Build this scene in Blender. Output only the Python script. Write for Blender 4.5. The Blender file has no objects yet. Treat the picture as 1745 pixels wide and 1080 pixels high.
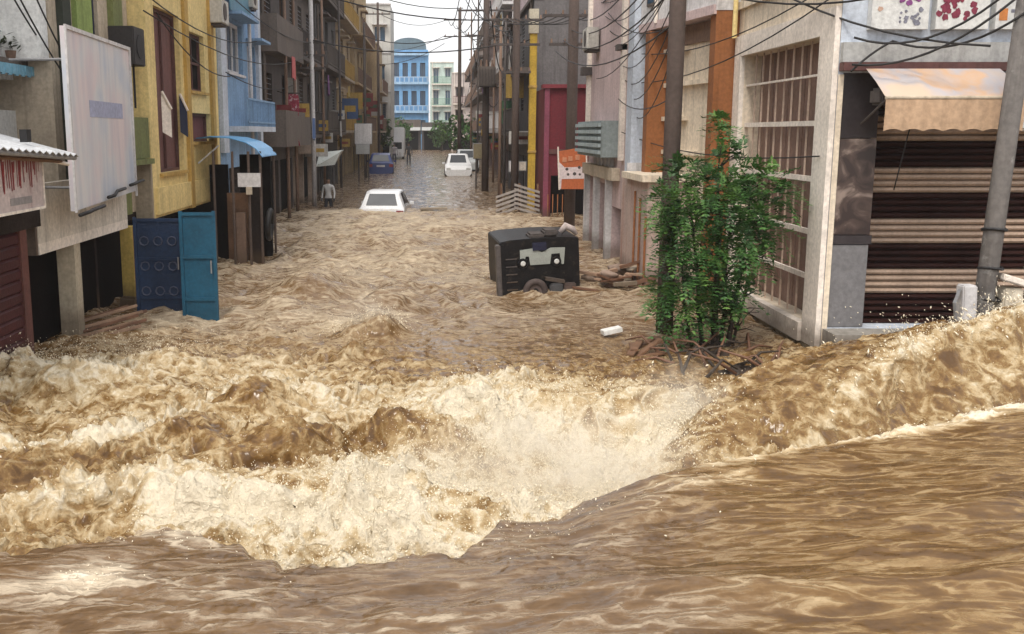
import bpy, bmesh, math, random
import numpy as np
from mathutils import Vector, Matrix
R = math.radians
rnd = random.Random(7)
scene = bpy.context.scene
col = scene.collection

# ---------------------------------------------------------------- camera
CAM_H = 2.9
FPX, VPX, VPY = 1750.0, 744.0, 225.0          # focal length and street vanishing point, in photo pixels
cam_d = bpy.data.cameras.new('camera')
cam = bpy.data.objects.new('camera', cam_d); col.objects.link(cam)
cam_d.sensor_width = 36.0; cam_d.lens = 36.0 * FPX / 1745.0
cam_d.clip_start = 0.05; cam_d.clip_end = 2000.0
cam.location = (0, 0, CAM_H)
PITCH = math.atan2(540 - VPY, FPX)
cam_d.shift_x = (872.5 - VPX) / 1745.0
cam.rotation_euler = (R(90) - PITCH, 0, 0)
scene.camera = cam
_cr = cam.rotation_euler.to_matrix()

# ---------------------------------------------------------------- world, sun, exposure
SUN_EL, SUN_AZ = 58.0, 198.0                  # azimuth of the sun, clockwise from +Y
world = bpy.data.worlds.new('World'); scene.world = world; world.use_nodes = True
wn, wl = world.node_tree.nodes, world.node_tree.links
bg = wn['Background']
sky = wn.new('ShaderNodeTexSky'); sky.sky_type = 'NISHITA'; sky.sun_disc = False
sky.sun_elevation = R(SUN_EL); sky.sun_rotation = R(SUN_AZ)
sky.air_density = 1.0; sky.dust_density = 6.0; sky.ozone_density = 1.0
hsv = wn.new('ShaderNodeHueSaturation'); hsv.inputs['Saturation'].default_value = 0.22
mixc = wn.new('ShaderNodeMix'); mixc.data_type = 'RGBA'; mixc.inputs[0].default_value = 0.55
mixc.inputs[7].default_value = (11.0, 11.0, 11.1, 1)   # even cloud veil over the whole sky
wl.new(sky.outputs[0], hsv.inputs['Color']); wl.new(hsv.outputs[0], mixc.inputs[6])
wl.new(mixc.outputs[2], bg.inputs[0]); bg.inputs[1].default_value = 0.13
sun_d = bpy.data.lights.new('sun', 'SUN'); sun_d.energy = 1.5; sun_d.angle = R(14); sun_d.color = (1.0, 0.93, 0.82)
sun = bpy.data.objects.new('sun', sun_d); col.objects.link(sun); sun.location = (-20, -20, 40)
_sd = Vector((math.sin(R(SUN_AZ)) * math.cos(R(SUN_EL)), math.cos(R(SUN_AZ)) * math.cos(R(SUN_EL)), math.sin(R(SUN_EL))))
sun.rotation_euler = _sd.to_track_quat('Z', 'Y').to_euler()
scene.view_settings.view_transform = 'Standard'; scene.view_settings.look = 'None'
scene.view_settings.exposure = 0.42; scene.view_settings.gamma = 1.0
scene.cycles.max_bounces = 6; scene.cycles.diffuse_bounces = 3; scene.cycles.glossy_bounces = 3; scene.cycles.volume_bounces = 3
scene.cycles.transparent_max_bounces = 8; scene.cycles.use_denoising = True

# ---------------------------------------------------------------- surveying: where a sight line meets a known plane
def ray(px, py):
    return _cr @ Vector(((px - VPX) / FPX, -(py - 540.0) / FPX, -1.0))
def atz(px, py, z=0.0):
    d = ray(px, py); t = (z - CAM_H) / d.z
    return Vector((d.x * t, d.y * t, z))
def aty(px, py, Y):
    d = ray(px, py); t = Y / d.y
    return Vector((d.x * t, Y, CAM_H + d.z * t))
def atx(px, py, X):
    d = ray(px, py); t = X / d.x
    return Vector((X, d.y * t, CAM_H + d.z * t))

# ---------------------------------------------------------------- materials
MATS = {}
def _nt(name):
    m = bpy.data.materials.new(name); m.use_nodes = True
    nt = m.node_tree
    return m, nt, nt.nodes, nt.links, nt.nodes['Principled BSDF']
def ramp(n, stops, mode='LINEAR'):
    r = n.new('ShaderNodeValToRGB'); r.color_ramp.interpolation = mode
    e = r.color_ramp.elements
    while len(e) < len(stops): e.new(0.5)
    for k, (p, c) in enumerate(stops):
        e[k].position = p; e[k].color = (c[0], c[1], c[2], 1) if len(c) == 3 else c
    return r
def surf(name, c, rough=0.8, var=0.25, scale=1.2, streak=0.0, streak_col=None, bump=0.25, bscale=30.0, metal=0.0, spec=0.4, blotch=None, blotch_col=None):
    """Weathered surface: colour varied by large and fine noise, rain streaks, blotches, fine relief."""
    if name in MATS: return MATS[name]
    m, nt, n, l, p = _nt(name)
    geo = n.new('ShaderNodeNewGeometry')
    def noise(sc, det=5, rgh=0.6, vec=None):
        t = n.new('ShaderNodeTexNoise'); t.inputs['Scale'].default_value = sc; t.inputs['Detail'].default_value = det
        t.inputs['Roughness'].default_value = rgh; l.new(vec or geo.outputs['Position'], t.inputs['Vector']); return t
    def mix(fac, a, b):
        x = n.new('ShaderNodeMix'); x.data_type = 'RGBA'
        if hasattr(fac, 'links'): l.new(fac, x.inputs[0])
        else: x.inputs[0].default_value = fac
        for s, v in ((6, a), (7, b)):
            if hasattr(v, 'links'): l.new(v, x.inputs[s])
            else: x.inputs[s].default_value = (v[0], v[1], v[2], 1)
        return x.outputs[2]
    lo = tuple(v * (1 - var) for v in c); hi = tuple(min(0.95, v * (1 + var * 0.6)) for v in c)
    r1 = ramp(n, [(0.3, (0, 0, 0)), (0.7, (1, 1, 1))]); l.new(noise(scale).outputs['Fac'], r1.inputs[0])
    cc = mix(r1.outputs[0], lo, hi)
    r2 = ramp(n, [(0.35, (0.82,) * 3), (0.65, (1.08,) * 3)]); l.new(noise(scale * 14, 4).outputs['Fac'], r2.inputs[0])
    mm = n.new('ShaderNodeMix'); mm.data_type = 'RGBA'; mm.blend_type = 'MULTIPLY'; mm.inputs[0].default_value = 1.0
    l.new(cc, mm.inputs[6]); l.new(r2.outputs[0], mm.inputs[7]); cc = mm.outputs[2]
    if blotch:
        r4 = ramp(n, [(1 - blotch - 0.04, (0, 0, 0)), (1 - blotch + 0.06, (1, 1, 1))]); l.new(noise(scale * 1.9, 8, 0.7).outputs['Fac'], r4.inputs[0])
        cc = mix(r4.outputs[0], cc, blotch_col or tuple(v * 0.5 for v in c))
    if streak:
        mp = n.new('ShaderNodeMapping'); mp.inputs['Scale'].default_value = (5.0, 5.0, 0.22); l.new(geo.outputs['Position'], mp.inputs['Vector'])
        t = noise(1.3, 6, 0.65, mp.outputs[0])
        r3 = ramp(n, [(0.5, (0, 0, 0)), (0.75, (streak,) * 3)]); l.new(t.outputs['Fac'], r3.inputs[0])
        cc = mix(r3.outputs[0], cc, streak_col or (c[0] * 0.28, c[1] * 0.26, c[2] * 0.24))
    if streak:                                            # mud line left by the flood
        sp = n.new('ShaderNodeSeparateXYZ'); l.new(geo.outputs['Position'], sp.inputs[0])
        ad = n.new('ShaderNodeMath'); ad.operation = 'MULTIPLY_ADD'; ad.inputs[1].default_value = -0.45; l.new(noise(1.6, 7, 0.7).outputs['Fac'], ad.inputs[0]); l.new(sp.outputs['Z'], ad.inputs[2])
        r5 = ramp(n, [(0.0, (0.65,) * 3), (0.28, (0.0,) * 3)]); l.new(ad.outputs[0], r5.inputs[0]); cc = mix(r5.outputs[0], cc, (0.085, 0.055, 0.034))
    l.new(cc, p.inputs['Base Color'])
    p.inputs['Roughness'].default_value = rough; p.inputs['Metallic'].default_value = metal
    p.inputs['Specular IOR Level'].default_value = spec
    if bump:
        b = n.new('ShaderNodeBump'); b.inputs['Strength'].default_value = bump; b.inputs['Distance'].default_value = 0.02
        l.new(noise(bscale, 6).outputs['Fac'], b.inputs['Height']); l.new(b.outputs[0], p.inputs['Normal'])
    MATS[name] = m
    return m

# ---------------------------------------------------------------- mesh helpers
class MB:
    def __init__(s): s.v = []; s.f = []
    def add(s, vs, fs):
        o = len(s.v); s.v.extend(tuple(v) for v in vs); s.f.extend(tuple(i + o for i in f) for f in fs); return s
    def box(s, x0, x1, y0, y1, z0, z1, M=None):
        vs = [Vector((x, y, z)) for z in (z0, z1) for y in (y0, y1) for x in (x0, x1)]
        if M: vs = [M @ v for v in vs]
        return s.add(vs, [(0, 2, 3, 1), (4, 5, 7, 6), (0, 1, 5, 4), (2, 6, 7, 3), (0, 4, 6, 2), (1, 3, 7, 5)])
    def hexa(s, vs):                      # 8 corners, bottom ring then top ring
        return s.add(vs, [(3, 2, 1, 0), (4, 5, 6, 7), (0, 1, 5, 4), (1, 2, 6, 5), (2, 3, 7, 6), (3, 0, 4, 7)])
    def tube(s, pts, r, n=8, caps=True):
        pts = [Vector(p) for p in pts]; rs = r if isinstance(r, (list, tuple)) else [r] * len(pts)
        o = len(s.v); up = None
        for i, p in enumerate(pts):
            t = (pts[min(i + 1, len(pts) - 1)] - pts[max(i - 1, 0)]).normalized()
            a = up if up is not None else (Vector((1, 0, 0)) if abs(t.x) < 0.9 else Vector((0, 1, 0)))
            a = (a - t * a.dot(t)).normalized(); up = a; b = t.cross(a)
            for k in range(n):
                an = 2 * math.pi * k / n
                s.v.append(tuple(p + (a * math.cos(an) + b * math.sin(an)) * rs[i]))
        for i in range(len(pts) - 1):
            for k in range(n):
                s.f.append((o + i * n + k, o + i * n + (k + 1) % n, o + (i + 1) * n + (k + 1) % n, o + (i + 1) * n + k))
        if caps:
            s.f.append(tuple(o + k for k in reversed(range(n)))); s.f.append(tuple(o + (len(pts) - 1) * n + k for k in range(n)))
        return s
    def prism(s, poly, fn, d0, d1):       # poly of (a, b) swept from depth d0 to d1 by fn(a, b, d)
        n = len(poly); vs = [fn(a, b, d0) for a, b in poly] + [fn(a, b, d1) for a, b in poly]
        fs = [tuple(range(n))[::-1], tuple(range(n, 2 * n))] + [(k, (k + 1) % n, n + (k + 1) % n, n + k) for k in range(n)]
        return s.add(vs, fs)
    def build(s, name, mat, parent=None, smooth=False, bevel=0.0):
        me = bpy.data.meshes.new(name); me.from_pydata([tuple(v) for v in s.v], [], s.f)
        bm = bmesh.new(); bm.from_mesh(me)
        bmesh.ops.recalc_face_normals(bm, faces=bm.faces)
        if bevel: bmesh.ops.bevel(bm, geom=list(bm.edges), offset=bevel, segments=2, affect='EDGES', clamp_overlap=True)
        bm.to_mesh(me); bm.free()
        if smooth: me.polygons.foreach_set('use_smooth', [True] * len(me.polygons))
        if mat: me.materials.append(mat)
        return link(name, me, parent)
def link(name, data, parent=None):
    o = bpy.data.objects.new(name, data); col.objects.link(o)
    if parent is not None:
        o.parent = parent
        o.matrix_parent_inverse = Matrix.Translation(parent.location).inverted() if parent.rotation_euler[:] == (0, 0, 0) else (Matrix.Translation(parent.location) @ parent.rotation_euler.to_matrix().to_4x4()).inverted()
    return o
def tag(o, label, cat=None, group=None, kind=None):
    o['label'] = label
    if cat: o['category'] = cat
    if group: o['group'] = group
    if kind: o['kind'] = kind
    return o
def thing(name, label, cat, loc, group=None):
    o = bpy.data.objects.new(name, None); col.objects.link(o); o.location = loc
    o.empty_display_size = 0.2
    return tag(o, label, cat, group)
# ================================================================ ground and flood water
gm = surf('mud_ground', (0.16, 0.11, 0.07), 0.9)
g = MB().add([(-600, -600, -1.25), (600, -600, -1.25), (600, 900, -1.25), (-600, 900, -1.25)], [(0, 1, 2, 3)]).build('ground', gm)
g['kind'] = 'structure'; g['label'] = 'muddy ground under the flood water'

def perlin(x, y, seed):
    rs = np.random.RandomState(seed); perm = rs.permutation(512).astype(np.int32); perm = np.concatenate([perm, perm])
    ang = rs.rand(512).astype(np.float32) * 6.2831853; gx, gy = np.cos(ang), np.sin(ang)
    xi = np.floor(x).astype(np.int32); yi = np.floor(y).astype(np.int32)
    xf = (x - xi).astype(np.float32); yf = (y - yi).astype(np.float32)
    xi &= 511; yi &= 511; x1 = (xi + 1) & 511; y1 = (yi + 1) & 511
    u = xf * xf * xf * (xf * (xf * 6 - 15) + 10); v = yf * yf * yf * (yf * (yf * 6 - 15) + 10)
    def g_(a, b, dx, dy):
        h = perm[perm[a] + b]; return gx[h] * dx + gy[h] * dy
    n00 = g_(xi, yi, xf, yf); n10 = g_(x1, yi, xf - 1, yf); n01 = g_(xi, y1, xf, yf - 1); n11 = g_(x1, y1, xf - 1, yf - 1)
    a = n00 + u * (n10 - n00); b = n01 + u * (n11 - n01)
    return (a + v * (b - a)) * 1.5
def fbm(x, y, seed, octv=4, gain=0.5, kind='n'):
    s = 0; a = 1.0; t = 0
    for k in range(octv):
        c, d = math.cos(0.6 * k + 0.3), math.sin(0.6 * k + 0.3)
        n = perlin((x * c - y * d) * 2.03 ** k + 17.3 * k, (x * d + y * c) * 2.03 ** k + 5.1 * k, seed + k)
        if kind == 'r': n = 1 - 2 * np.abs(n)        # ridged
        elif kind == 'b': n = 2 * np.abs(n) - 0.6    # billowed
        s = s + a * n; t += a; a *= gain
    return s / t
def sst(a, b, x):
    t = np.clip((x - a) / (b - a), 0, 1); return t * t * (3 - 2 * t)

# rows get longer with distance (the water far off is calmer and needs fewer)
NR, NC = 960, 780
ya, yb = 3.6, 150.0
yy = np.linspace(ya ** -0.5, yb ** -0.5, NR) ** -2.0
uu = np.linspace(-1, 1, NC)
Yg, Ug = np.meshgrid(yy, uu, indexing='ij')
Xg = Ug * np.minimum(9.5, 2.4 + 0.58 * Yg) + 0.25
Xg = Xg.astype(np.float32); Yg = Yg.astype(np.float32)
wx = Xg + 0.35 * perlin(Xg * 0.7, Yg * 0.7, 3); wy = Yg + 0.35 * perlin(Xg * 0.7 + 9, Yg * 0.7, 4)    # domain warp
wx = wx + 0.10 * perlin(Xg * 2.3, Yg * 2.3, 5); wy = wy + 0.10 * perlin(Xg * 2.3 + 9, Yg * 2.3, 6)

def blob(X0, Y0, rx, ry, rot=0.0, sharp=1.0, warp=True):
    a, b = (wx, wy) if warp else (Xg, Yg)
    dx, dy = a - X0, b - Y0; c, s = math.cos(R(rot)), math.sin(R(rot))
    q = ((dx * c + dy * s) / rx) ** 2 + ((-dx * s + dy * c) / ry) ** 2
    return np.exp(-q ** sharp)
def polyd(pts):
    """distance to a polyline and the interpolated third value along it"""
    best = np.full(Xg.shape, 1e9, np.float32); val = np.zeros_like(best); side = np.zeros_like(best)
    for (x0, y0, v0), (x1, y1, v1) in zip(pts[:-1], pts[1:]):
        ex, ey = x1 - x0, y1 - y0; L2 = ex * ex + ey * ey
        t = np.clip(((Xg - x0) * ex + (Yg - y0) * ey) / L2, 0, 1)
        d = np.hypot(Xg - x0 - t * ex, Yg - y0 - t * ey)
        sd = (Xg - x0) * ey - (Yg - y0) * ex
        m = d < best
        best = np.where(m, d, best); val = np.where(m, v0 + t * (v1 - v0), val); side = np.where(m, np.sign(sd), side)
    return best, val, side

zbase = 0.18 * sst(26, 37, Yg) + 0.32 * sst(37, 90, Yg)
# --- the smooth sheet of fast brown water in front, spilling over its far edge
_e = [atz(px, py, z_) for px, py, z_ in ((-420, 960, 0.3), (0, 930, 0.3), (280, 902, 0.3), (400, 935, 0.3), (560, 955, 0.3), (660, 962, 0.3), (780, 940, 0.32), (832, 885, 0.36), (848, 853, 0.4), (960, 855, 0.4), (1002, 828, 0.42), (1240, 790, 0.46), (1400, 757, 0.5), (1745, 690, 0.56), (2300, 640, 0.56))]
ex = np.array([q_.x for q_ in _e]); ey = np.array([q_.y for q_ in _e])
Yedge = np.interp(Xg + 0.05 * perlin(Xg * 1.5, Yg * 0.3, 21), ex, ey) + sst(0.6, -0.2, Xg) * (0.16 * perlin(Xg * 1.3, Yg * 0.4, 22) + 0.22 * fbm(Xg * 3.5, Yg * 3, 23, 4, 0.6))
din = Yedge - Yg                                    # >0 : on the sheet
sheet = sst(-0.28, 0.10, din)
sheet_z = 0.30 + 0.16 * sst(-0.5, 2.2, Xg) + 0.12 * sst(1.5, 5.5, Xg) - 0.05 * sst(1.5, 4, din)
sheet_z = sheet_z - 0.10 * np.exp(-((Xg - 0.75) / 0.55) ** 2) * np.exp(-((din - 0.05) / 0.6) ** 2)
rollx = Xg + 0.25 * Yg
rwx = rollx + 0.25 * perlin(Xg * 1.1, Yg * 1.6, 33) ; rwy = (Yg - 0.25 * Xg) + 0.16 * perlin(Xg * 1.3, Yg * 1.5, 34)
sheet_n = 0.075 * fbm(rwx * 0.55, rwy * 1.2, 31, 3, 0.5) + (0.017 - 0.008 * sst(1.2, 3.2, Xg)) * fbm(rwx * 1.2, rwy * 3.6, 32, 4, 0.48, 'r') + (0.005 - 0.003 * sst(1.2, 3.2, Xg)) * fbm(rwx * 7, rwy * 13, 35, 3, 0.6)
roll = polyd([(-0.2, 5.15, 0), (0.9, 5.35, 0), (2.0, 5.2, 0), (3.4, 5.3, 0), (6, 5.7, 0)])
sheet_n = sheet_n + 0.05 * np.exp(-((roll[0] + 0.04 * perlin(Xg * 3, Yg * 3, 77)) / 0.16) ** 2)

# --- churning water in the street
flow = np.clip(1.0 - sst(35.5, 38.5, Yg + 0.6 * perlin(Xg * 0.8, Yg * 0.2, 8)), 0, 1)     # calm beyond
amp = (0.10 + 0.11 * np.exp(-((Yg - 9.5) / 4.0) ** 2) + 0.06 * np.exp(-((Yg - 22) / 8.0) ** 2)) * flow
calm_mid = blob(1.1, 13.4, 2.0, 1.7) * 0.62 + blob(2.8, 16.0, 1.6, 2.0) * 0.5
amp = amp * (1 - np.clip(calm_mid, 0, 0.75))
nlo = fbm(wx * 0.6, wy * 0.5, 41, 3, 0.5)
nrd = fbm(wx * 0.85, wy * 0.75, 45, 5, 0.52, 'r')
nbi = fbm(wx * 2.6, wy * 2.4, 51, 5, 0.58, 'b')
nfi = fbm(Xg * 11.0, Yg * 9.0, 57, 4, 0.6, 'b')
vx = wx + 0.12 * perlin(wx * 3.5, wy * 3.5, 58); vy = wy + 0.12 * perlin(wx * 3.5 + 7, wy * 3.5, 59)
nlace = fbm(vx * 3.4, vy * 3.0, 60, 5, 0.62, 'r')
dq = sst(11.5, 16.5, Yg)
nrs = fbm(wx * 0.8, wy * 0.7, 46, 3, 0.42, 'r')
mk = sst(-0.35, 0.35, perlin(wx * 0.85, wy * 0.95, 47) + 0.4 * perlin(wx * 2.1, wy * 2.1, 48))
z = zbase + amp * (0.65 * nlo + 0.75 * nrd * (1 - dq) + 1.15 * nrs * dq + (0.30 + 0.35 * mk) * nbi * (1 - 0.75 * dq) + 0.25 * nlace * (1 - 0.85 * dq))
HUMPS = [ # X, Y, rx, ry, rot, height
 (1.25, 9.9, 1.35, 0.62, -6, 0.46), (0.2, 9.6, 0.5, 0.5, 0, 0.10), (2.2, 9.3, 0.6, 0.5, 0, 0.12),
 (-1.72, 9.9, 0.34, 0.34, 10, 0.30), (-2.0, 9.1, 0.55, 0.28, 15, 0.24), (-1.25, 8.7, 0.42, 0.30, -25, 0.27),
 (-0.35, 9.0, 0.62, 0.26, -4, 0.32), (-0.75, 7.75, 1.25, 0.55, -8, 0.30), (-0.1, 7.2, 0.45, 0.4, -30, 0.14), (-1.7, 7.3, 0.5, 0.35, 0, 0.12),
 (-3.5, 8.55, 1.1, 0.26, 6, 0.20), (-2.7, 7.7, 0.9, 0.25, 8, 0.16), (-4.9, 11.6, 0.55, 0.5, 0, 0.36), (-4.0, 11.2, 0.5, 0.4, 0, 0.22), (-3.1, 12.4, 0.9, 0.5, 0, 0.16),
 (-2.2, 5.45, 0.40, 0.30, 0, 0.22), (-2.15, 18.2, 0.75, 0.55, 0, 0.36), (-2.7, 16.6, 0.6, 0.5, 0, 0.16), (-1.0, 16.4, 0.6, 0.45, 0, 0.28), (-0.95, 14.3, 0.34, 0.34, 0, 0.30),
 (-1.0, 13.0, 0.42, 0.3, 0, 0.16), (-0.5, 23.0, 1.0, 0.8, 0, 0.26), (-1.6, 26.5, 1.4, 0.9, 0, 0.28), (0.0, 29.5, 1.6, 1.0, 0, 0.25), (-1.4, 31.5, 1.5, 0.8, 0, 0.22), (-3.0, 33.5, 1.6, 0.8, 0, 0.15),
 (0.7, 8.05, 0.9, 0.5, 0, -0.22), (-1.5, 8.2, 0.5, 0.25, 0, -0.10), (-2.2, 6.9, 0.7, 0.3, 0, -0.08), (3.3, 11.2, 0.7, 0.6, 0, -0.22), (1.9, 18.15, 0.9, 0.2, 0, -0.03)]
for (x0, y0, rx, ry, ro, h) in HUMPS: z = z + h * blob(x0, y0, rx, ry, ro)
# crisp breaking lips : steep toward the camera
for (x0, y0, rx, ry, h) in [(-0.35, 8.82, 0.6, 0.10, 0.09), (-1.25, 8.5, 0.4, 0.08, 0.09), (-1.7, 9.65, 0.3, 0.09, 0.09), (-0.6, 6.85, 0.9, 0.13, 0.10), (-2.0, 8.9, 0.45, 0.09, 0.08), (-3.5, 8.35, 1.0, 0.07, 0.06), (-0.95, 14.0, 0.3, 0.14, 0.12), (-2.1, 17.7, 0.6, 0.2, 0.12)]:
    z = z + h * blob(x0, y0, rx, ry)

# --- the jet that pours in past the shop on the right
d1, h1, s1 = polyd([(2.12, 8.30, 0.26), (2.45, 8.90, 0.50), (3.0, 9.55, 0.66), (3.75, 10.1, 0.76), (5.0, 10.55, 0.84), (6.2, 10.7, 0.86), (9.0, 11.2, 0.9)])
front = s1 > 0
wdt = np.where(front, 0.42 + 0.9 * sst(0.3, 0.78, h1), 0.30) * (1 + 0.12 * perlin(Xg * 2, Yg * 2, 61))
jet = h1 * np.exp(-(d1 / wdt) ** np.where(front, 2.6, 1.6))
jx, jy = (Xg * 0.82 + Yg * 0.57), (-Xg * 0.57 + Yg * 0.82)      # along / across the jet
jetm = sst(0.05, 0.30, jet)
jet_n = 0.024 * fbm((jx + 0.15 * perlin(wx * 2, wy * 2, 62)) * 1.4, (jy + 0.1 * perlin(wx * 3, wy * 3, 64)) * 4.6, 63, 6, 0.60, 'r') + 0.026 * fbm(wx * 3.0, wy * 3.0, 67, 5, 0.62, 'b')
d2, h2, s2 = polyd([(3.05, 8.35, 0.12), (3.55, 8.75, 0.20), (4.2, 9.35, 0.24), (5.1, 9.85, 0.26), (6.2, 10.2, 0.24)])
dd2 = d2 + 0.10 * perlin(Xg * 3, Yg * 3, 68)
fin = h2 * np.exp(-(dd2 / np.where(s2 > 0, 0.16, 0.45)) ** 2)
d3, h3, s3 = polyd([(4.4, 8.9, 0.12), (5.3, 9.45, 0.20), (6.3, 9.9, 0.30), (8.5, 10.4, 0.34)])
fin2 = h3 * np.exp(-((d3 + 0.12 * perlin(Xg * 2.5, Yg * 2.5, 69)) / np.where(s3 > 0, 0.30, 0.5)) ** 2)

z = z * (1 - jetm) + jetm * (zbase + 0.02 * nbi)
z = np.maximum(z, 0 * z - 0.4) + jet + jetm * jet_n + fin + fin2
sheet_full = sheet_z + sheet_n
jf = jet + fin + fin2
zs = sheet_full + 0.55 * jf
z = z * (1 - sheet) + zs * sheet

# --- where the water is white with air
FO = [ # X, Y, rx, ry, rot, amount
 (1.0, 8.3, 1.25, 0.85, 0, 0.85), (1.3, 9.6, 1.3, 0.6, 0, 0.42), (2.1, 8.8, 0.5, 0.6, 0, 0.8), (-0.75, 7.4, 1.1, 0.6, -6, 0.62), (-0.2, 6.75, 0.6, 0.45, -20, 0.5), (-1.6, 7.2, 0.5, 0.3, 0, 0.55),
 (-2.6, 9.4, 1.3, 0.8, 0, 0.32), (-3.6, 8.95, 0.9, 0.3, 0, 0.40), (-3.7, 11.6, 1.8, 1.1, 0, 0.40), (-4.8, 11.4, 0.8, 0.6, 0, 0.25), (-2.2, 12.2, 1.6, 1.0, 0, 0.26), (-1.0, 10.4, 1.6, 0.7, 0, 0.40), (0.0, 9.9, 0.9, 0.5, 0, 0.5),
 (-2.6, 7.55, 0.9, 0.22, 8, 0.35), (-2.2, 5.5, 0.42, 0.26, 0, 0.8), (-1.95, 6.9, 0.55, 0.2, 0, 0.40), (-3.0, 15.5, 1.5, 1.6, 0, 0.22), (-1.0, 15.0, 0.6, 0.6, 0, 0.45), (-1.0, 17.0, 0.7, 0.6, 0, 0.38), (-2.1, 18.6, 0.6, 0.6, 0, 0.3),
 (-0.8, 22, 2.5, 3.0, 0, 0.26), (-1.0, 30, 3.0, 5.0, 0, 0.30), (2.4, 31, 2.0, 3.5, 0, 0.28), (-3.0, 34.5, 2.0, 1.3, 0, 0.4), (1.9, 17.9, 0.9, 0.35, 0, 0.22), (-3.7, 15.5, 0.6, 0.3, 0, 0.3), (-4.3, 21.6, 0.8, 0.4, 0, 0.3)]
foam = np.zeros_like(z) + (0.03 + 0.12 * sst(13, 9, Yg)) * flow
for (x0, y0, rx, ry, ro, a) in FO: foam = foam + a * blob(x0, y0, rx, ry, ro, 1.3)
BR = [(-1.72, 9.78, 0.30, 0.30, 0.75), (-2.05, 8.98, 0.5, 0.22, 0.7), (-1.25, 8.6, 0.36, 0.22, 0.75), (-0.4, 8.88, 0.55, 0.2, 0.7), (-3.5, 8.45, 1.0, 0.18, 0.75), (-1.65, 6.72, 0.4, 0.14, 0.8), (-2.15, 17.8, 0.6, 0.35, 0.3), (1.3, 13.4, 2.2, 1.5, 0.30), (-4.85, 11.3, 0.3, 0.16, 0.4), (1.15, 9.95, 0.8, 0.2, 0.35), (-2.3, 5.4, 0.2, 0.14, 0.5)]
for (x0, y0, rx, ry, a) in BR: foam = foam - 0.62 * a * blob(x0, y0, rx, ry)
foam = foam * (1 - 0.35 * sst(12.5, 15, Yg) * sst(-3, 1.5, Xg))
crest = np.clip(nrd * 0.5 + nbi * 0.6, -1, 1)
foam = foam * (1 - dq) * (0.66 + 0.66 * mk) + foam * dq * 0.7 + dq * flow * 0.16 * np.clip(nrs * 1.6, -1, 1.2)
foam = foam + flow * (1 - 0.5 * dq) * (0.26 * crest + 0.22 * nlace) * (0.55 + 0.6 * np.clip(foam, 0, 1))
# foam over jet: thin on the brown slope, strong along the fins
foam = foam * (1 - 0.97 * jetm) + jetm * (-0.06 + 0.13 * fbm(jx * 1.5, jy * 6, 71, 5, 0.65, 'r') + 0.08 * nlace + 0.20 * np.exp(-(d1 / 0.10) ** 2))
foam = foam + 0.46 * np.exp(-(dd2 / 0.10) ** 2) * sst(0.05, 0.2, h2) * (0.7 + 0.9 * nlace) + 0.30 * np.exp(-(d3 / 0.26) ** 2) * sst(0.08, 0.24, h3) * (0.85 + 0.8 * nlace)
# foam on the sheet: a bright torn line at its edge, drifting patches elsewhere
line = np.exp(-((din - 0.04 + 0.08 * perlin(Xg * 3, Yg * 3, 81)) / 0.11) ** 2) * sst(1.7, 2.4, Xg)
line = line + 0.7 * np.exp(-((din - 0.18 + 0.10 * perlin(Xg * 2, Yg * 4, 82)) / 0.13) ** 2) * sst(2.9, 4.2, Xg)
drift = fbm(rwx * 0.9, rwy * 2.6, 83, 5, 0.62); lace = fbm(rwx * 2.2, rwy * 5.0, 84, 5, 0.62, 'r')
patches = 0.62 * blob(1.7, 6.75, 0.5, 0.3) + 0.42 * blob(2.8, 6.55, 0.5, 0.18) + 0.30 * blob(0.6, 6.1, 0.9, 0.3) + 0.75 * blob(-1.75, 6.35, 0.40, 0.25) + 0.6 * blob(-2.6, 6.25, 0.5, 0.22) + 0.35 * blob(-1.2, 5.6, 0.5, 0.2) + 0.30 * blob(1.5, 5.0, 1.8, 0.28) + 0.22 * blob(-1, 5.2, 1.2, 0.3)
sfoam = -0.12 - 0.13 * sst(1.0, 2.6, Xg) + 0.14 * drift + 0.16 * lace * (0.15 + patches) + 0.80 * patches * (0.45 + 0.9 * lace) + 0.95 * line * (0.75 + 0.6 * lace) + 0.12 * np.exp(-(roll[0] / 0.14) ** 2)
sfoam = sfoam + 0.9 * (blob(-2.15, 5.45, 0.40, 0.26))
# white heap standing against the front sheet
edge_fall = np.exp(-((din + 0.25) / 0.35) ** 2) * sst(2.3, 1.5, Xg) * sst(-1.6, -1.0, Xg)
foam = foam + 0.5 * edge_fall
foam = foam * (1 - sheet) + np.clip(sfoam + 0.5 * foam * jetm, 0, 1.2) * sheet
shore = sst(4.9, 5.6, np.abs(Xg)) * 0.2
foam = np.clip(foam - shore * sst(13, 15, Yg), 0, 1.3) * np.maximum(flow, sheet) + 0.04 * (1 - np.maximum(flow, sheet))

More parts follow.
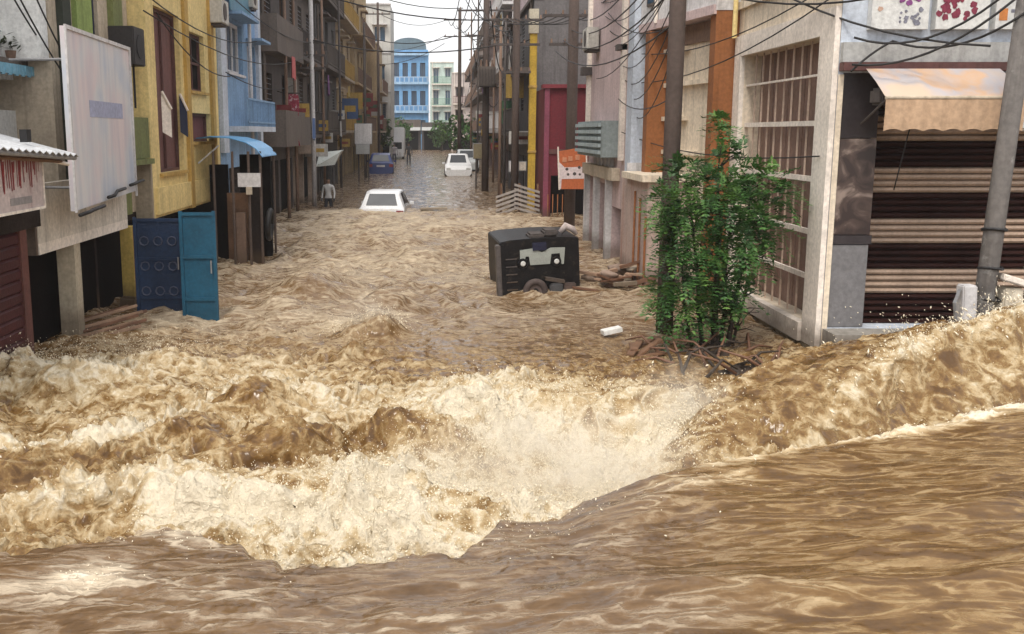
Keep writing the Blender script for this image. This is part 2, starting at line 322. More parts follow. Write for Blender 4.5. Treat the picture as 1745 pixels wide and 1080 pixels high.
# --- froth relief: lumpy where aerated; chop sideways too so that lips overhang a little
fr = np.clip(foam, 0, 1) * np.maximum(flow, sheet * 0.6)
fine = np.minimum(1.0, 12.0 / Yg)
z = z + fr * (1 - 0.75 * dq) * (0.35 + 0.85 * mk) * (0.060 * nbi + 0.050 * nlace + 0.042 * nfi * fine) + (1 - dq) * 0.014 * (1 - fr) * nfi * flow * (1 - 0.6 * sheet) * fine
calm = (1 - flow)
z = z + calm * (0.06 * fbm(Xg * 1.0, Yg * 0.9, 91, 4, 0.6) + 0.012 * perlin(Xg * 4, Yg * 2.2, 95))
ox = (0.10 * perlin(wx * 1.6, wy * 1.6, 97) + 0.05 * perlin(wx * 4.5, wy * 4.5, 98)) * np.clip(fr * 1.3, 0.15, 1) * flow * (1 - 0.7 * sheet) * (1 - 0.9 * dq)
oy = (0.10 * perlin(wx * 1.6 + 40, wy * 1.6, 99) + 0.06 * perlin(wx * 4.5 + 40, wy * 4.5, 100)) * np.clip(fr * 1.3, 0.15, 1) * flow * (1 - 0.7 * sheet) * (1 - 0.9 * dq)
XO = (Xg + ox).astype(np.float32); YO = (Yg + oy - 0.25 * np.clip(z - zbase, 0, 0.5) * flow * (1 - sheet) * (1 - jetm)).astype(np.float32)
Zw = z.astype(np.float32)

def water_h(x, y):
    i = int(np.argmin(np.abs(yy - y))); j = int(np.argmin(np.abs(Xg[i] - x))); return float(Zw[i, j])

me = bpy.data.meshes.new('water')
nv = NR * NC
me.vertices.add(nv); me.vertices.foreach_set('co', np.stack([XO, YO, Zw], -1).astype(np.float32).ravel())
idx = np.arange(nv, dtype=np.int32).reshape(NR, NC)
q = np.stack([idx[:-1, :-1], idx[:-1, 1:], idx[1:, 1:], idx[1:, :-1]], -1).reshape(-1, 4)
me.loops.add(q.size); me.loops.foreach_set('vertex_index', q.ravel())
me.polygons.add(len(q)); me.polygons.foreach_set('loop_start', np.arange(0, q.size, 4, dtype=np.int32)); me.polygons.foreach_set('loop_total', np.full(len(q), 4, np.int32))
me.polygons.foreach_set('use_smooth', np.ones(len(q), bool))
at = me.attributes.new('foam', 'FLOAT', 'POINT'); at.data.foreach_set('value', foam.astype(np.float32).ravel())
at = me.attributes.new('calm', 'FLOAT', 'POINT'); at.data.foreach_set('value', np.maximum(np.maximum(sheet * (1 - 0.6 * jetm), calm), 0.75 * sst(11.5, 16, Yg)).astype(np.float32).ravel())
at = me.attributes.new('far', 'FLOAT', 'POINT'); at.data.foreach_set('value', calm.astype(np.float32).ravel())
at = me.attributes.new('sky_grey', 'FLOAT', 'POINT'); at.data.foreach_set('value', np.maximum(sheet * (1 - 0.85 * sst(0.9, 2.4, Xg + 0.4 * drift)) * (1 - jetm), np.maximum(calm, 0.85 * sst(11.5, 16, Yg))).astype(np.float32).ravel())  # blend to the greyer ramp: sky reflection painted into sheet and farther water
me.update()

m, nt, n, l, p = _nt('flood_water')
geo = n.new('ShaderNodeNewGeometry')
def A(name):
    a = n.new('ShaderNodeAttribute'); a.attribute_name = name; return a.outputs['Fac']
def NZ(sc, det=6, rg=0.6, scale3=None, dist=0.0):
    t = n.new('ShaderNodeTexNoise'); t.inputs['Scale'].default_value = sc; t.inputs['Detail'].default_value = det; t.inputs['Roughness'].default_value = rg; t.inputs['Distortion'].default_value = dist
    if scale3:
        mp = n.new('ShaderNodeMapping'); mp.inputs['Scale'].default_value = scale3; mp.inputs['Rotation'].default_value = (0, 0, R(-14)); l.new(geo.outputs['Position'], mp.inputs['Vector']); l.new(mp.outputs[0], t.inputs['Vector'])
    else: l.new(geo.outputs['Position'], t.inputs['Vector'])
    return t.outputs['Fac']
def MA(op, a, b=0.0, c=0.0):
    x = n.new('ShaderNodeMath'); x.operation = op
    for k, v in enumerate((a, b, c)):
        if hasattr(v, 'links'): l.new(v, x.inputs[k])
        else: x.inputs[k].default_value = v
    return x.outputs[0]
fa, ca = A('foam'), A('calm')
def RDG(sc, det, scale3=None, dist=0.0, rg=0.55):
    o = NZ(sc, det, rg, scale3, dist); o.node.noise_type = 'RIDGED_MULTIFRACTAL'; o.node.normalize = True
    o.node.inputs['Offset'].default_value = 0.9; o.node.inputs['Gain'].default_value = 2.0; return o
n1 = NZ(3.4, 9, 0.68, None, 0.8); n2 = NZ(17.0, 7, 0.7, None, 0.6); n3 = NZ(5.0, 8, 0.66, (0.7, 3.2, 1.0), 0.6)
l1 = RDG(4.2, 7, None, 0.9); l2 = RDG(3.0, 7, (0.75, 2.6, 1.0), 0.9)
sub = lambda a, m_, k: MA('MULTIPLY', MA('SUBTRACT', a, m_), k)
fine_n = MA('ADD', MA('ADD', sub(n1, 0.5, 1.0), sub(n2, 0.5, 1.15)), sub(l1, 0.66, 0.55))
shp = MA('MULTIPLY_ADD', l2, 2.5, -2.1); shp.node.use_clamp = True
stre_n = MA('ADD', MA('MULTIPLY_ADD', shp, 0.20, -0.02), MA('ADD', MA('ADD', sub(n3, 0.5, 0.55), sub(n2, 0.5, 0.26)), sub(l2, 0.66, 0.20)))
mx = n.new('ShaderNodeMix'); mx.data_type = 'FLOAT'; l.new(ca, mx.inputs[0]); l.new(fine_n, mx.inputs[2]); l.new(stre_n, mx.inputs[3])
ft = MA('ADD', fa, mx.outputs[0])
cra = ramp(n, [(0.0, (0.092, 0.048, 0.017)), (0.20, (0.160, 0.088, 0.030)), (0.38, (0.285, 0.180, 0.075)), (0.56, (0.45, 0.325, 0.175)), (0.80, (0.60, 0.485, 0.315)), (1.0, (0.72, 0.63, 0.48))])
crb = ramp(n, [(0.0, (0.085, 0.048, 0.022)), (0.20, (0.145, 0.086, 0.042)), (0.38, (0.235, 0.165, 0.105)), (0.56, (0.40, 0.32, 0.23)), (0.80, (0.58, 0.48, 0.35)), (1.0, (0.70, 0.62, 0.50))])
rin = MA('MULTIPLY', MA('ADD', ft, 0.14), 0.80)
l.new(rin, cra.inputs[0]); l.new(rin, crb.inputs[0])
cmx = n.new('ShaderNodeMix'); cmx.data_type = 'RGBA'; l.new(A('sky_grey'), cmx.inputs[0]); l.new(cra.outputs[0], cmx.inputs[6]); l.new(crb.outputs[0], cmx.inputs[7]); l.new(cmx.outputs[2], p.inputs['Base Color'])
rr = ramp(n, [(0.18, (0.12,) * 3), (0.65, (0.70,) * 3)]); l.new(ft, rr.inputs[0]); l.new(rr.outputs[0], p.inputs['Roughness'])
p.inputs['IOR'].default_value = 1.33; p.inputs['Specular IOR Level'].default_value = 0.5
b1 = n.new('ShaderNodeBump'); b1.inputs['Strength'].default_value = 0.7; b1.inputs['Distance'].default_value = 0.06
l.new(MA('MAXIMUM', ft, 0.22), b1.inputs['Height'])
b2 = n.new('ShaderNodeBump'); l.new(MA('MULTIPLY_ADD', A('far'), -0.14, 0.20), b2.inputs['Strength']); b2.inputs['Distance'].default_value = 0.03
l.new(MA('ADD', NZ(7.0, 4, 0.55, (0.8, 1.6, 1.0), 0.4), MA('MULTIPLY', NZ(24.0, 4, 0.6, (0.8, 1.5, 1.0), 0.3), 0.35)), b2.inputs['Height']); l.new(b1.outputs[0], b2.inputs['Normal']); l.new(b2.outputs[0], p.inputs['Normal'])
me.materials.append(m)
w = link('water', me); w['kind'] = 'structure'; w['label'] = 'muddy brown flood water churning down the street'

# --- spray: beads and torn strands thrown up where the water breaks
rs = np.random.RandomState(5)
def scatter(weight, count, lift, rmin, rmax, throw, elong=2.0):
    wgt = weight.ravel().astype(np.float64) * (np.gradient(yy)[:, None] * np.ones((1, NC))).ravel() * (np.minimum(9.5, 2.4 + 0.58 * yy)[:, None] * np.ones((1, NC))).ravel()
    pick = rs.choice(nv, count, p=wgt / wgt.sum())
    c = np.stack([XO.ravel()[pick], YO.ravel()[pick], Zw.ravel()[pick]], -1)
    h = rs.exponential(1.0, count)
    c[:, 2] += np.minimum(h, 4) * lift
    c[:, 0] += rs.normal(0, 0.04, count) + throw[0] * h * lift; c[:, 1] += rs.normal(0, 0.04, count) + throw[1] * h * lift
    r = (rmin + (rmax - rmin) * rs.rand(count) ** 3)
    d = rs.normal(0, 1, (count, 3)); d[:, 2] = np.abs(d[:, 2]) + 0.6; d[:, 0] += throw[0]; d[:, 1] += throw[1]
    d /= np.linalg.norm(d, axis=1)[:, None]
    return c, r, d, 1.0 + elong * rs.rand(count) ** 2
def beads(sets):
    c = np.concatenate([s[0] for s in sets]); r = np.concatenate([s[1] for s in sets]); d = np.concatenate([s[2] for s in sets]); e = np.concatenate([s[3] for s in sets])
    a = np.cross(d, np.tile([[0.3, 0.9, 0.1]], (len(c), 1))); a /= np.linalg.norm(a, axis=1)[:, None]; b = np.cross(d, a)
    v = np.stack([c + d * (r * e)[:, None], c + a * r[:, None], c + b * r[:, None], c - a * r[:, None], c - b * r[:, None], c - d * (r * e)[:, None]], 1)
    base = (np.arange(len(c)) * 6)[:, None, None]
    f = np.array([[0, 1, 2], [0, 2, 3], [0, 3, 4], [0, 4, 1], [5, 2, 1], [5, 3, 2], [5, 4, 3], [5, 1, 4]])[None] + base
    return v.reshape(-1, 3), f.reshape(-1, 3)
wc = np.exp(-((Xg - 0.9) / 0.95) ** 2) * np.exp(-((Yg - 8.5) / 0.8) ** 2) * (1 - sheet)
wj = np.exp(-(dd2 / 0.10) ** 2) * sst(0.18, 0.30, h2) * (Yg > 8) * (Xg < 7.5) + 0.5 * np.exp(-(d3 / 0.3) ** 2) * sst(0.25, 0.5, h3) * (Yg > 8) * (Xg < 7.5)
wjb = np.exp(-(d1 / 0.16) ** 2) * sst(0.74, 0.9, h1) * (Xg < 7)
wl_ = fr ** 2 * (Yg < 22) * (Yg > 5.5)
wp = np.exp(-((Xg + 0.5) / 1.0) ** 2) * np.exp(-((Yg - 7.1) / 0.6) ** 2)
wb = np.exp(-((Xg - 2.15) / 0.28) ** 2) * np.exp(-((Yg - 9.1) / 0.35) ** 2)
wmid = blob(-0.95, 14.4, 0.4, 0.35) + 0.6 * blob(-4.7, 11.9, 0.7, 0.5) + 0.6 * blob(-4.0, 13.2, 0.8, 0.6)
sets = [scatter(wc, 20000, 0.06, 0.002, 0.007, (0.1, -0.2)), scatter(wj, 1000, 0.035, 0.0025, 0.010, (-0.5, 0.4), 5.0), scatter(np.exp(-((Xg - 6.15) / 0.35) ** 2 - ((Yg - 11.0) / 0.3) ** 2), 2600, 0.10, 0.002, 0.008, (-0.5, 0.2), 4.0), scatter(wjb, 500, 0.08, 0.003, 0.010, (-0.8, 0.5), 5.0),
        scatter(wl_, 14000, 0.018, 0.002, 0.007, (0, 0)), scatter(wp, 7000, 0.025, 0.002, 0.007, (0, -0.2)), scatter(wb, 1300, 0.10, 0.002, 0.009, (0.0, 0.1), 3.0), scatter(wmid, 2600, 0.06, 0.003, 0.010, (0, 0), 2.0)]
v, f = beads(sets)
me2 = bpy.data.meshes.new('water_spray'); me2.vertices.add(len(v)); me2.vertices.foreach_set('co', v.astype(np.float32).ravel())
me2.loops.add(f.size); me2.loops.foreach_set('vertex_index', f.astype(np.int32).ravel()); me2.polygons.add(len(f))
me2.polygons.foreach_set('loop_start', np.arange(0, f.size, 3, dtype=np.int32)); me2.polygons.foreach_set('loop_total', np.full(len(f), 3, np.int32)); me2.polygons.foreach_set('use_smooth', np.ones(len(f), bool)); me2.update()
ms, nt2, n_, l_, p_ = _nt('spray'); p_.inputs['Base Color'].default_value = (0.82, 0.73, 0.56, 1); p_.inputs['Roughness'].default_value = 0.4
p_.inputs['Subsurface Weight'].default_value = 0.0
me2.materials.append(ms)
tag(link('water_spray', me2), 'cream spray and froth thrown up by the churning water', 'spray', kind='stuff')
# ================================================================ building kit
def FR(side, c):
    if side == 'L': return lambda u, v, w: (c - w, u, v)       # front looks toward +X
    if side == 'R': return lambda u, v, w: (c + w, u, v)       # front looks toward -X
    return lambda u, v, w: (u, c + w, v)                       # front looks toward -Y
def fbox(mb, F, u0, u1, v0, v1, w0, w1):
    return mb.hexa([F(u0, v0, w0), F(u1, v0, w0), F(u1, v0, w1), F(u0, v0, w1), F(u0, v1, w0), F(u1, v1, w0), F(u1, v1, w1), F(u0, v1, w1)])
def fpart(name, mat, parent, F, *dims, bevel=0.0):
    mb = MB()
    for d in dims: fbox(mb, F, *d)
    return mb.build(name, mat, parent, bevel=bevel)
def wall(F, u0, u1, v0, v1, holes=(), depth=4.0, rev=0.14, shell=True):
    """A building shell whose front has real openings with reveals."""
    mb = MB()
    us = sorted({u0, u1, *[h[0] for h in holes], *[h[1] for h in holes]}); vs = sorted({v0, v1, *[h[2] for h in holes], *[h[3] for h in holes]})
    us = [a for a in us if u0 <= a <= u1]; vs = [a for a in vs if v0 <= a <= v1]
    for a, b in zip(us[:-1], us[1:]):
        for c, d in zip(vs[:-1], vs[1:]):
            mu, mv = (a + b) / 2, (c + d) / 2
            if any(h[0] < mu < h[1] and h[2] < mv < h[3] for h in holes): continue
            mb.add([F(a, c, 0), F(b, c, 0), F(b, d, 0), F(a, d, 0)], [(0, 1, 2, 3)])
    for (a, b, c, d) in [h[:4] for h in holes]:
        for p, q in (((a, c), (b, c)), ((b, c), (b, d)), ((b, d), (a, d)), ((a, d), (a, c))):
            mb.add([F(p[0], p[1], 0), F(q[0], q[1], 0), F(q[0], q[1], rev), F(p[0], p[1], rev)], [(0, 1, 2, 3)])
    if not shell: return mb
    mb.add([F(u0, v0, depth), F(u1, v0, depth), F(u1, v1, depth), F(u0, v1, depth)], [(0, 1, 2, 3)])
    for a in (u0, u1): mb.add([F(a, v0, 0), F(a, v0, depth), F(a, v1, depth), F(a, v1, 0)], [(0, 1, 2, 3)])
    mb.add([F(u0, v1, 0), F(u1, v1, 0), F(u1, v1, depth), F(u0, v1, depth)], [(0, 1, 2, 3)])
    return mb
def window(par, F, h, frame, pane, rev=0.14, cols=2, rows=1, fw=0.05, grille=None, shade=None, sill=None):
    u0, u1, v0, v1 = h
    mb = MB()
    for a in (u0, u1 - fw): fbox(mb, F, a, a + fw, v0, v1, rev - 0.06, rev - 0.004)
    for a in (v0, v1 - fw): fbox(mb, F, u0 + fw, u1 - fw, a, a + fw, rev - 0.058, rev - 0.006)
    for k in range(1, cols):
        a = u0 + (u1 - u0) * k / cols; fbox(mb, F, a - fw * 0.4, a + fw * 0.4, v0 + fw, v1 - fw, rev - 0.05, rev - 0.008)
    for k in range(1, rows):
        a = v0 + (v1 - v0) * k / rows; fbox(mb, F, u0 + fw, u1 - fw, a - fw * 0.4, a + fw * 0.4, rev - 0.046, rev - 0.01)
    w = mb.build('window', frame, par)
    MB().add([F(u0, v0, rev), F(u1, v0, rev), F(u1, v1, rev), F(u0, v1, rev)], [(0, 1, 2, 3)]).build('pane', pane, w)
    if grille:
        g = MB(); k = max(2, int((v1 - v0) / 0.14))
        for i in range(1, k): fbox(g, F, u0, u1, v0 + (v1 - v0) * i / k - 0.008, v0 + (v1 - v0) * i / k + 0.008, 0.03, 0.046)
        g.build('grille', grille, w)
    if shade: fpart('sunshade', shade, w, F, (u0 - 0.15, u1 + 0.15, v1 + 0.08, v1 + 0.15, -0.45, 0.0))
    if sill: fpart('sill', sill, w, F, (u0 - 0.06, u1 + 0.06, v0 - 0.06, v0, -0.07, 0.02))
    return w
def balcony(par, F, u0, u1, v, out, slab, rail, h=0.9, solid=True, top=None):
    b = fpart('balcony', slab, par, F, (u0, u1, v - 0.14, v, -out, 0.0))
    if solid:
        fpart('parapet', rail, b, F, (u0, u1, v, v + h, -out, -out + 0.1), (u0, u0 + 0.1, v, v + h, -out + 0.1, 0.0), (u1 - 0.1, u1, v, v + h, -out + 0.1, 0.0))
        if top: fpart('coping', top, b, F, (u0 - 0.04, u1 + 0.04, v + h, v + h + 0.06, -out - 0.04, -out + 0.14))
    else:
        mb = MB(); fbox(mb, F, u0, u1, v + h - 0.05, v + h, -out, -out + 0.05); fbox(mb, F, u0, u1, v + 0.08, v + 0.12, -out, -out + 0.04)
        k = max(3, int((u1 - u0) / 0.16))
        for i in range(k + 1):
            a = u0 + (u1 - u0 - 0.03) * i / k; fbox(mb, F, a, a + 0.028, v, v + h - 0.05, -out + 0.005, -out + 0.035)
        mb.build('railing', rail, b)
    return b
def shutter_door(par, F, h, mat, rev=0.2, pitch=0.12):
    """rolling shutter: each slat a piece of its own"""
    u0, u1, v0, v1 = h; k = max(2, int(round((v1 - v0) / pitch))); dz = (v1 - v0) / k
    back = fpart('shutter', mat, par, F, (u0, u1, v0, v1, rev + 0.03, rev + 0.06))
    base = None
    for i in range(k):
        if base is None:
            mb = MB(); mb.prism([(0.0, rev + 0.03), (dz * 0.15, rev), (dz * 0.8, rev), (dz * 0.97, rev + 0.03)], lambda a, b, d: F(d, v0 + a, b), u0, u1)
            o = mb.build('slat', mat, back); base = o
        else:
            o = base.copy(); col.objects.link(o); o.location.z = base.location.z + i * dz
    return back
def cable(pts, sag, r, mat, label, group, n=10):
    P = []
    for (a, b) in zip(pts[:-1], pts[1:]):
        a, b = Vector(a), Vector(b)
        for k in range(n + (1 if b == Vector(pts[-1]) else 0)):
            t = k / n; q = a.lerp(b, t); q.z -= sag * 4 * t * (1 - t); P.append(q)
    o = MB().tube(P, r, 5).build('cable', mat, None, smooth=True)
    return tag(o, label, 'cable', group)

plas = lambda nm, c, **k: surf(nm, c, **{**dict(rough=0.85, var=0.18, streak=0.55, bump=0.25), **k})
m_cream = plas('cream_plaster', (0.76, 0.65, 0.51)); m_white = plas('white_paint', (0.80, 0.72, 0.64), streak=0.3)
m_pink = plas('pink_plaster', (0.56, 0.43, 0.42)); m_palew = plas('pale_plaster', (0.62, 0.60, 0.60)); m_bluew = plas('bluish_white_plaster', (0.55, 0.60, 0.68), streak=0.3)
m_yel = plas('yellow_plaster', (0.78, 0.61, 0.27), streak=0.35); m_yel2 = plas('ochre_plaster', (0.50, 0.32, 0.09)); m_green = plas('green_plaster', (0.26, 0.34, 0.10)); m_olive = plas('olive_plaster', (0.17, 0.19, 0.07))
m_blue = plas('blue_plaster', (0.23, 0.37, 0.56)); m_fblue = plas('bright_blue_plaster', (0.16, 0.35, 0.60)); m_navy = plas('navy_paint', (0.025, 0.03, 0.06), streak=0.2)
m_grey = plas('grey_render', (0.40, 0.40, 0.39)); m_dk = plas('dark_render', (0.085, 0.07, 0.065)); m_dk2 = plas('sooty_render', (0.13, 0.105, 0.09)); m_brn = plas('brown_render', (0.22, 0.14, 0.10)); m_tan = plas('tan_plaster', (0.46, 0.34, 0.20)); m_beige = plas('beige_plaster', (0.50, 0.42, 0.32))
m_choc = plas('rust_brown_paint', (0.30, 0.115, 0.04), streak=0.4); m_mar = plas('maroon_paint', (0.13, 0.014, 0.022), streak=0.5, streak_col=(0.03, 0.01, 0.01)); m_wood = surf('old_wood', (0.17, 0.09, 0.05), 0.8, 0.4, 3); m_umber = surf('umber_shutter', (0.11, 0.045, 0.04), 0.6, 0.25, streak=0.4)
m_conc = plas('pole_concrete', (0.17, 0.155, 0.145), streak=0.6, blotch=0.4, blotch_col=(0.36, 0.35, 0.33)); m_dconc = plas('dark_pole_concrete', (0.085, 0.06, 0.05), streak=0.5); m_blk = surf('black_rubber', (0.012, 0.011, 0.012), 0.6); m_steel = surf('dull_steel', (0.30, 0.30, 0.31), 0.5, metal=0.4); m_tin = surf('tin_sheet', (0.55, 0.56, 0.58), 0.45, 0.2, streak=0.5, metal=0.2)
m_dark = surf('unlit_interior', (0.010, 0.008, 0.008), 0.95, spec=0.1); m_shade = surf('shade_dark_wall', (0.035, 0.026, 0.023), 0.95, streak=0.4, spec=0.1)  # near-black colours stand in for the shade of interiors and recesses
def glass(nm, c, rough=0.12):
    m, nt, n, l, p = _nt(nm); p.inputs['Base Color'].default_value = (*c, 1); p.inputs['Roughness'].default_value = rough; p.inputs['Specular IOR Level'].default_value = 0.6; return m
m_glass = glass('dark_glass', (0.02, 0.022, 0.026)); m_glassb = glass('bluish_glass', (0.05, 0.09, 0.14))
G = -1.15      # foot of everything, under the water

# ================================================================ left side of the street
# --- grey house behind the shop lean-to
F = FR('L', -5.95)
H = thing('grey_house', 'light grey rendered house rising behind the lean-to with the tin roof', 'house', (-7.5, 13.5, G))
hole = (11.5, 15.9, 3.2, 3.62)
wall(F, 9.0, 16.3, 2.3, 9.0, [hole], 4, 0.5).build('wall', plas('light_grey_render', (0.76, 0.76, 0.74), streak=0.25), H)
fpart('opening', m_dark, H, F, (11.5, 15.9, 3.2, 3.62, 0.5, 0.55))
MB().box(-9.5, -5.42, 14.5, 14.78, 3.9, 9.0).build('upper_wall', MATS['light_grey_render'], H)
fpart('ledge', m_dk2, H, F, (11.0, 16.0, 3.80, 3.88, -0.22, 0.0))
fpart('corner_strip', m_beige, H, F, (15.75, 16.3, 2.6, 9.0, -0.06, 0.0))
mb = MB()
for k in range(44):
    a = 11.2 + k * 0.11; s = 0.03 + 0.02 * (k % 2); fbox(mb, F, a, a + 0.10, 3.70 - s, 3.80, -0.30 + 0.01 * (k % 2), -0.28 + 0.01 * (k % 2))
mb.build('scalloped_valance', surf('blue_plastic_strip', (0.20, 0.42, 0.55), 0.5), H)
# pot plants on the ledge
for k, (yy0, hh) in enumerate([(11.9, 0.22), (12.8, 0.30), (13.6, 0.24), (14.5, 0.34), (15.2, 0.26)]):
    t = thing('potted_plant', 'small dark potted plant standing on the ledge of the grey house', 'plant', (-5.84, yy0, 3.88), 'pot plants on the ledge of the grey house')
    MB().tube([(-5.84, yy0, 3.88), (-5.84, yy0, 4.0)], [0.06, 0.08], 8).build('pot', m_brn, t)
    mb = MB()
    for j in range(60):
        p = Vector((-5.84 + rnd.gauss(0, 0.07), yy0 + rnd.gauss(0, 0.12), 4.0 + abs(rnd.gauss(0, hh * 0.5)))); a = Vector((rnd.gauss(0, 1), rnd.gauss(0, 1), rnd.gauss(0, 1))).normalized() * 0.07; b = a.cross(Vector((0.3, 0.2, 1))).normalized() * 0.025
        mb.add([p - a, p + b, p + a, p - b], [(0, 1, 2, 3)])
    mb.build('foliage', surf('dull_leaf', (0.035, 0.05, 0.02), 0.6), t)

# --- lean-to shop at the edge with tin roof, painted sign and dark red shutter
S = thing('lean_to_shop', 'low dark shop with sloping corrugated tin roof beside the tall blank hoarding', 'shop', (-5.2, 11.5, G))
F = FR('L', -5.0)
for (a, b, c, d) in [(9.0, 11.0, G, 1.9)]: fpart('wall', m_shade, S, F, (a, b, c, d, 0.0, 0.15))
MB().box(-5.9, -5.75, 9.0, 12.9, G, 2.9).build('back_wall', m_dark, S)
shutter_door(S, F, (11.0, 12.25, G, 1.72), surf('dark_oxblood_shutter', (0.055, 0.007, 0.009), 0.6, 0.3, streak=0.4), 0.0, 0.14)
fpart('post', plas('dusty_red_post', (0.13, 0.05, 0.04)), S, F, (12.25, 12.45, G, 2.3, -0.02, 0.15))
fpart('lintel', m_shade, S, F, (9.0, 12.9, 1.74, 2.06, -0.03, 0.13))
mb = MB()
nw = 34
for k in range(nw + 1):                                # corrugated sheet, ridges running down the slope
    y = 9.2 + 3.15 * k / nw; dz = 0.016 * (1 if k % 2 else -1); f = k / nw
    mb.v.append((-4.25, y, 2.80 - 0.17 * f + dz)); mb.v.append((-5.74, y, 3.12 - 0.10 * f + dz)); mb.v.append((-4.25, y, 2.792 - 0.17 * f + dz)); mb.v.append((-5.74, y, 3.112 - 0.10 * f + dz))
for k in range(nw):
    o = 4 * k; mb.f += [(o, o + 4, o + 5, o + 1), (o + 2, o + 3, o + 7, o + 6), (o, o + 2, o + 6, o + 4)]
mb.build('tin_roof', m_tin, S)
MB().tube([(-4.3, 9.2, 2.76), (-4.3, 12.35, 2.60)], 0.028, 8).build('eave_pipe', m_steel, S)
MB().tube([(-4.45, 9.2, 2.72), (-4.45, 12.3, 2.56)], 0.022, 8).build('rafter', m_wood, S)
MB().tube([(-4.6, 11.6, 2.66), (-4.42, 12.45, 2.52)], 0.022, 8).build('loose_pipe', m_white, S)
MB().box(-4.62, -4.54, 11.55, 11.68, 2.79, 2.93).build('bracket', m_blk, S)
# painted tin sign with red brush lettering
sg = thing('painted_sign', 'faded pinkish tin sign with dripping red painted letters under the tin roof', 'sign', (-4.55, 11.4, 2.1))
m_sign = surf('faded_sign_paint', (0.52, 0.44, 0.43), 0.6, 0.2, streak=0.4, streak_col=(0.25, 0.12, 0.12))
F = FR('L', -4.55)
fpart('board', m_sign, sg, F, (10.2, 11.95, 2.06, 2.72, 0.0, 0.03))
fpart('rim', m_white, sg, F, (10.2, 11.95, 2.03, 2.06, -0.01, 0.03), (11.95, 11.98, 2.03, 2.74, -0.01, 0.03), (10.2, 11.95, 2.72, 2.745, -0.012, 0.028))
m_redp = surf('red_brush_paint', (0.24, 0.035, 0.04), 0.6)
rl = random.Random(3)
for k in range(24):                                  # runny brush strokes
    y0 = 10.55 + k * 0.056 + rl.uniform(-0.012, 0.012); z1_ = 2.66 - rl.uniform(0, 0.08); z0_ = z1_ - rl.choice((0.12, 0.2, 0.3, 0.34)); w_ = rl.uniform(0.008, 0.022); dx_ = rl.uniform(-0.02, 0.02)
    MB().add([F(y0 - w_, z1_, -0.004), F(y0 + w_, z1_, -0.004), F(y0 + dx_ + w_ * 0.7, z0_, -0.004), F(y0 + dx_ - w_ * 0.7, z0_, -0.004)], [(0, 1, 2, 3)]).build('brush_stroke', m_redp, sg)
fpart('phone_line', surf('grey_brush_paint', (0.28, 0.26, 0.26), 0.6), sg, F, (11.0, 11.6, 2.12, 2.20, -0.004, -0.001))

# --- house with white balcony on posts, green and navy striped upper wall
Hs = thing('striped_house', 'narrow house with green and navy striped front above a white balcony on posts', 'house', (-5.6, 16, G))
F = FR('L', -5.4)
wall(F, 14.8, 18.55, 1.5, 9.0, [(15.45, 15.72, 2.6, 9.0 - 0.3), (16.45, 16.95, 2.6, 8.7)], 3, 0.12).build('wall', m_beige, Hs)
for h in ((15.45, 15.72, 2.6, 8.7), (16.45, 16.95, 2.6, 8.7)): window(Hs, F, h, m_navy, glass('navy_glass', (0.02, 0.025, 0.05)), 0.12, 1, 6)
fpart('pilaster', m_green, Hs, F, (15.74, 16.43, 1.5, 9.0, -0.08, 0.0))
fpart('corner_post', plas('black_green_paint', (0.03, 0.035, 0.025)), Hs, F, (15.1, 15.42, 1.5, 9.0, -0.10, 0.0))
fpart('pilaster', m_olive, Hs, F, (17.45, 17.95, 1.5, 9.0, -0.10, 0.0))
fpart('band', m_cream, Hs, F, (16.97, 17.43, 3.9, 4.1, -0.05, 0.0))
bal = balcony(Hs, FR('L', -5.4), 13.0, 16.8, 1.50, 0.35, m_white, plas('balcony_white', (0.66, 0.60, 0.52)), 0.75)
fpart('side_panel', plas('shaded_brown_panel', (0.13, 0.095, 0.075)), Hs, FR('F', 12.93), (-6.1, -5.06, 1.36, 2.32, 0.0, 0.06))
MB().box(-5.56, -5.46, 12.95, 18.4, G, 1.36).build('shopfront', surf('shade_black_shopfront', (0.008, 0.006, 0.006), 0.95, spec=0.05), Hs); MB().box(-5.32, -5.07, 14.3, 14.55, G, 1.36).build('post', plas('post_cream', (0.50, 0.43, 0.32)), Hs)  # shopfront wall added behind the posts, near-black in place of undercroft shade
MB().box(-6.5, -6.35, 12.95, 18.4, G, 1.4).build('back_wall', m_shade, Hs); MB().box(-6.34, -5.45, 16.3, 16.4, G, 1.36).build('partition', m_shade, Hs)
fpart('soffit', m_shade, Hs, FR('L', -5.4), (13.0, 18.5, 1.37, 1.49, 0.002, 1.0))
fpart('green_balcony', m_olive, Hs, F, (17.0, 18.5, 2.45, 3.15, -0.30, 0.0), (17.0, 18.5, 2.35, 2.44, -0.38, 0.0))
y0 = 17.45
ac = thing('air_conditioner', 'black air conditioner box hung high on the striped house', 'air conditioner', (-5.3, y0 + 0.3, 4.1))
mb = MB().box(-5.5 + 0.02, -4.98, y0 - 0.02, y0 + 0.62, 4.0, 4.62); mb.build('casing', surf('sooty_casing', (0.03, 0.026, 0.026), 0.6), ac, bevel=0.015)
MB().tube([(-4.975, y0 + 0.3, 4.31), (-4.965, y0 + 0.3, 4.31)], 0.2, 16).build('fan_guard', m_blk, ac)
MB().tube([(-5.1, y0 + 0.3, 4.0), (-5.1, y0 + 0.3, 3.3)], 0.02, 6).build('drain_pipe', m_blk, ac)

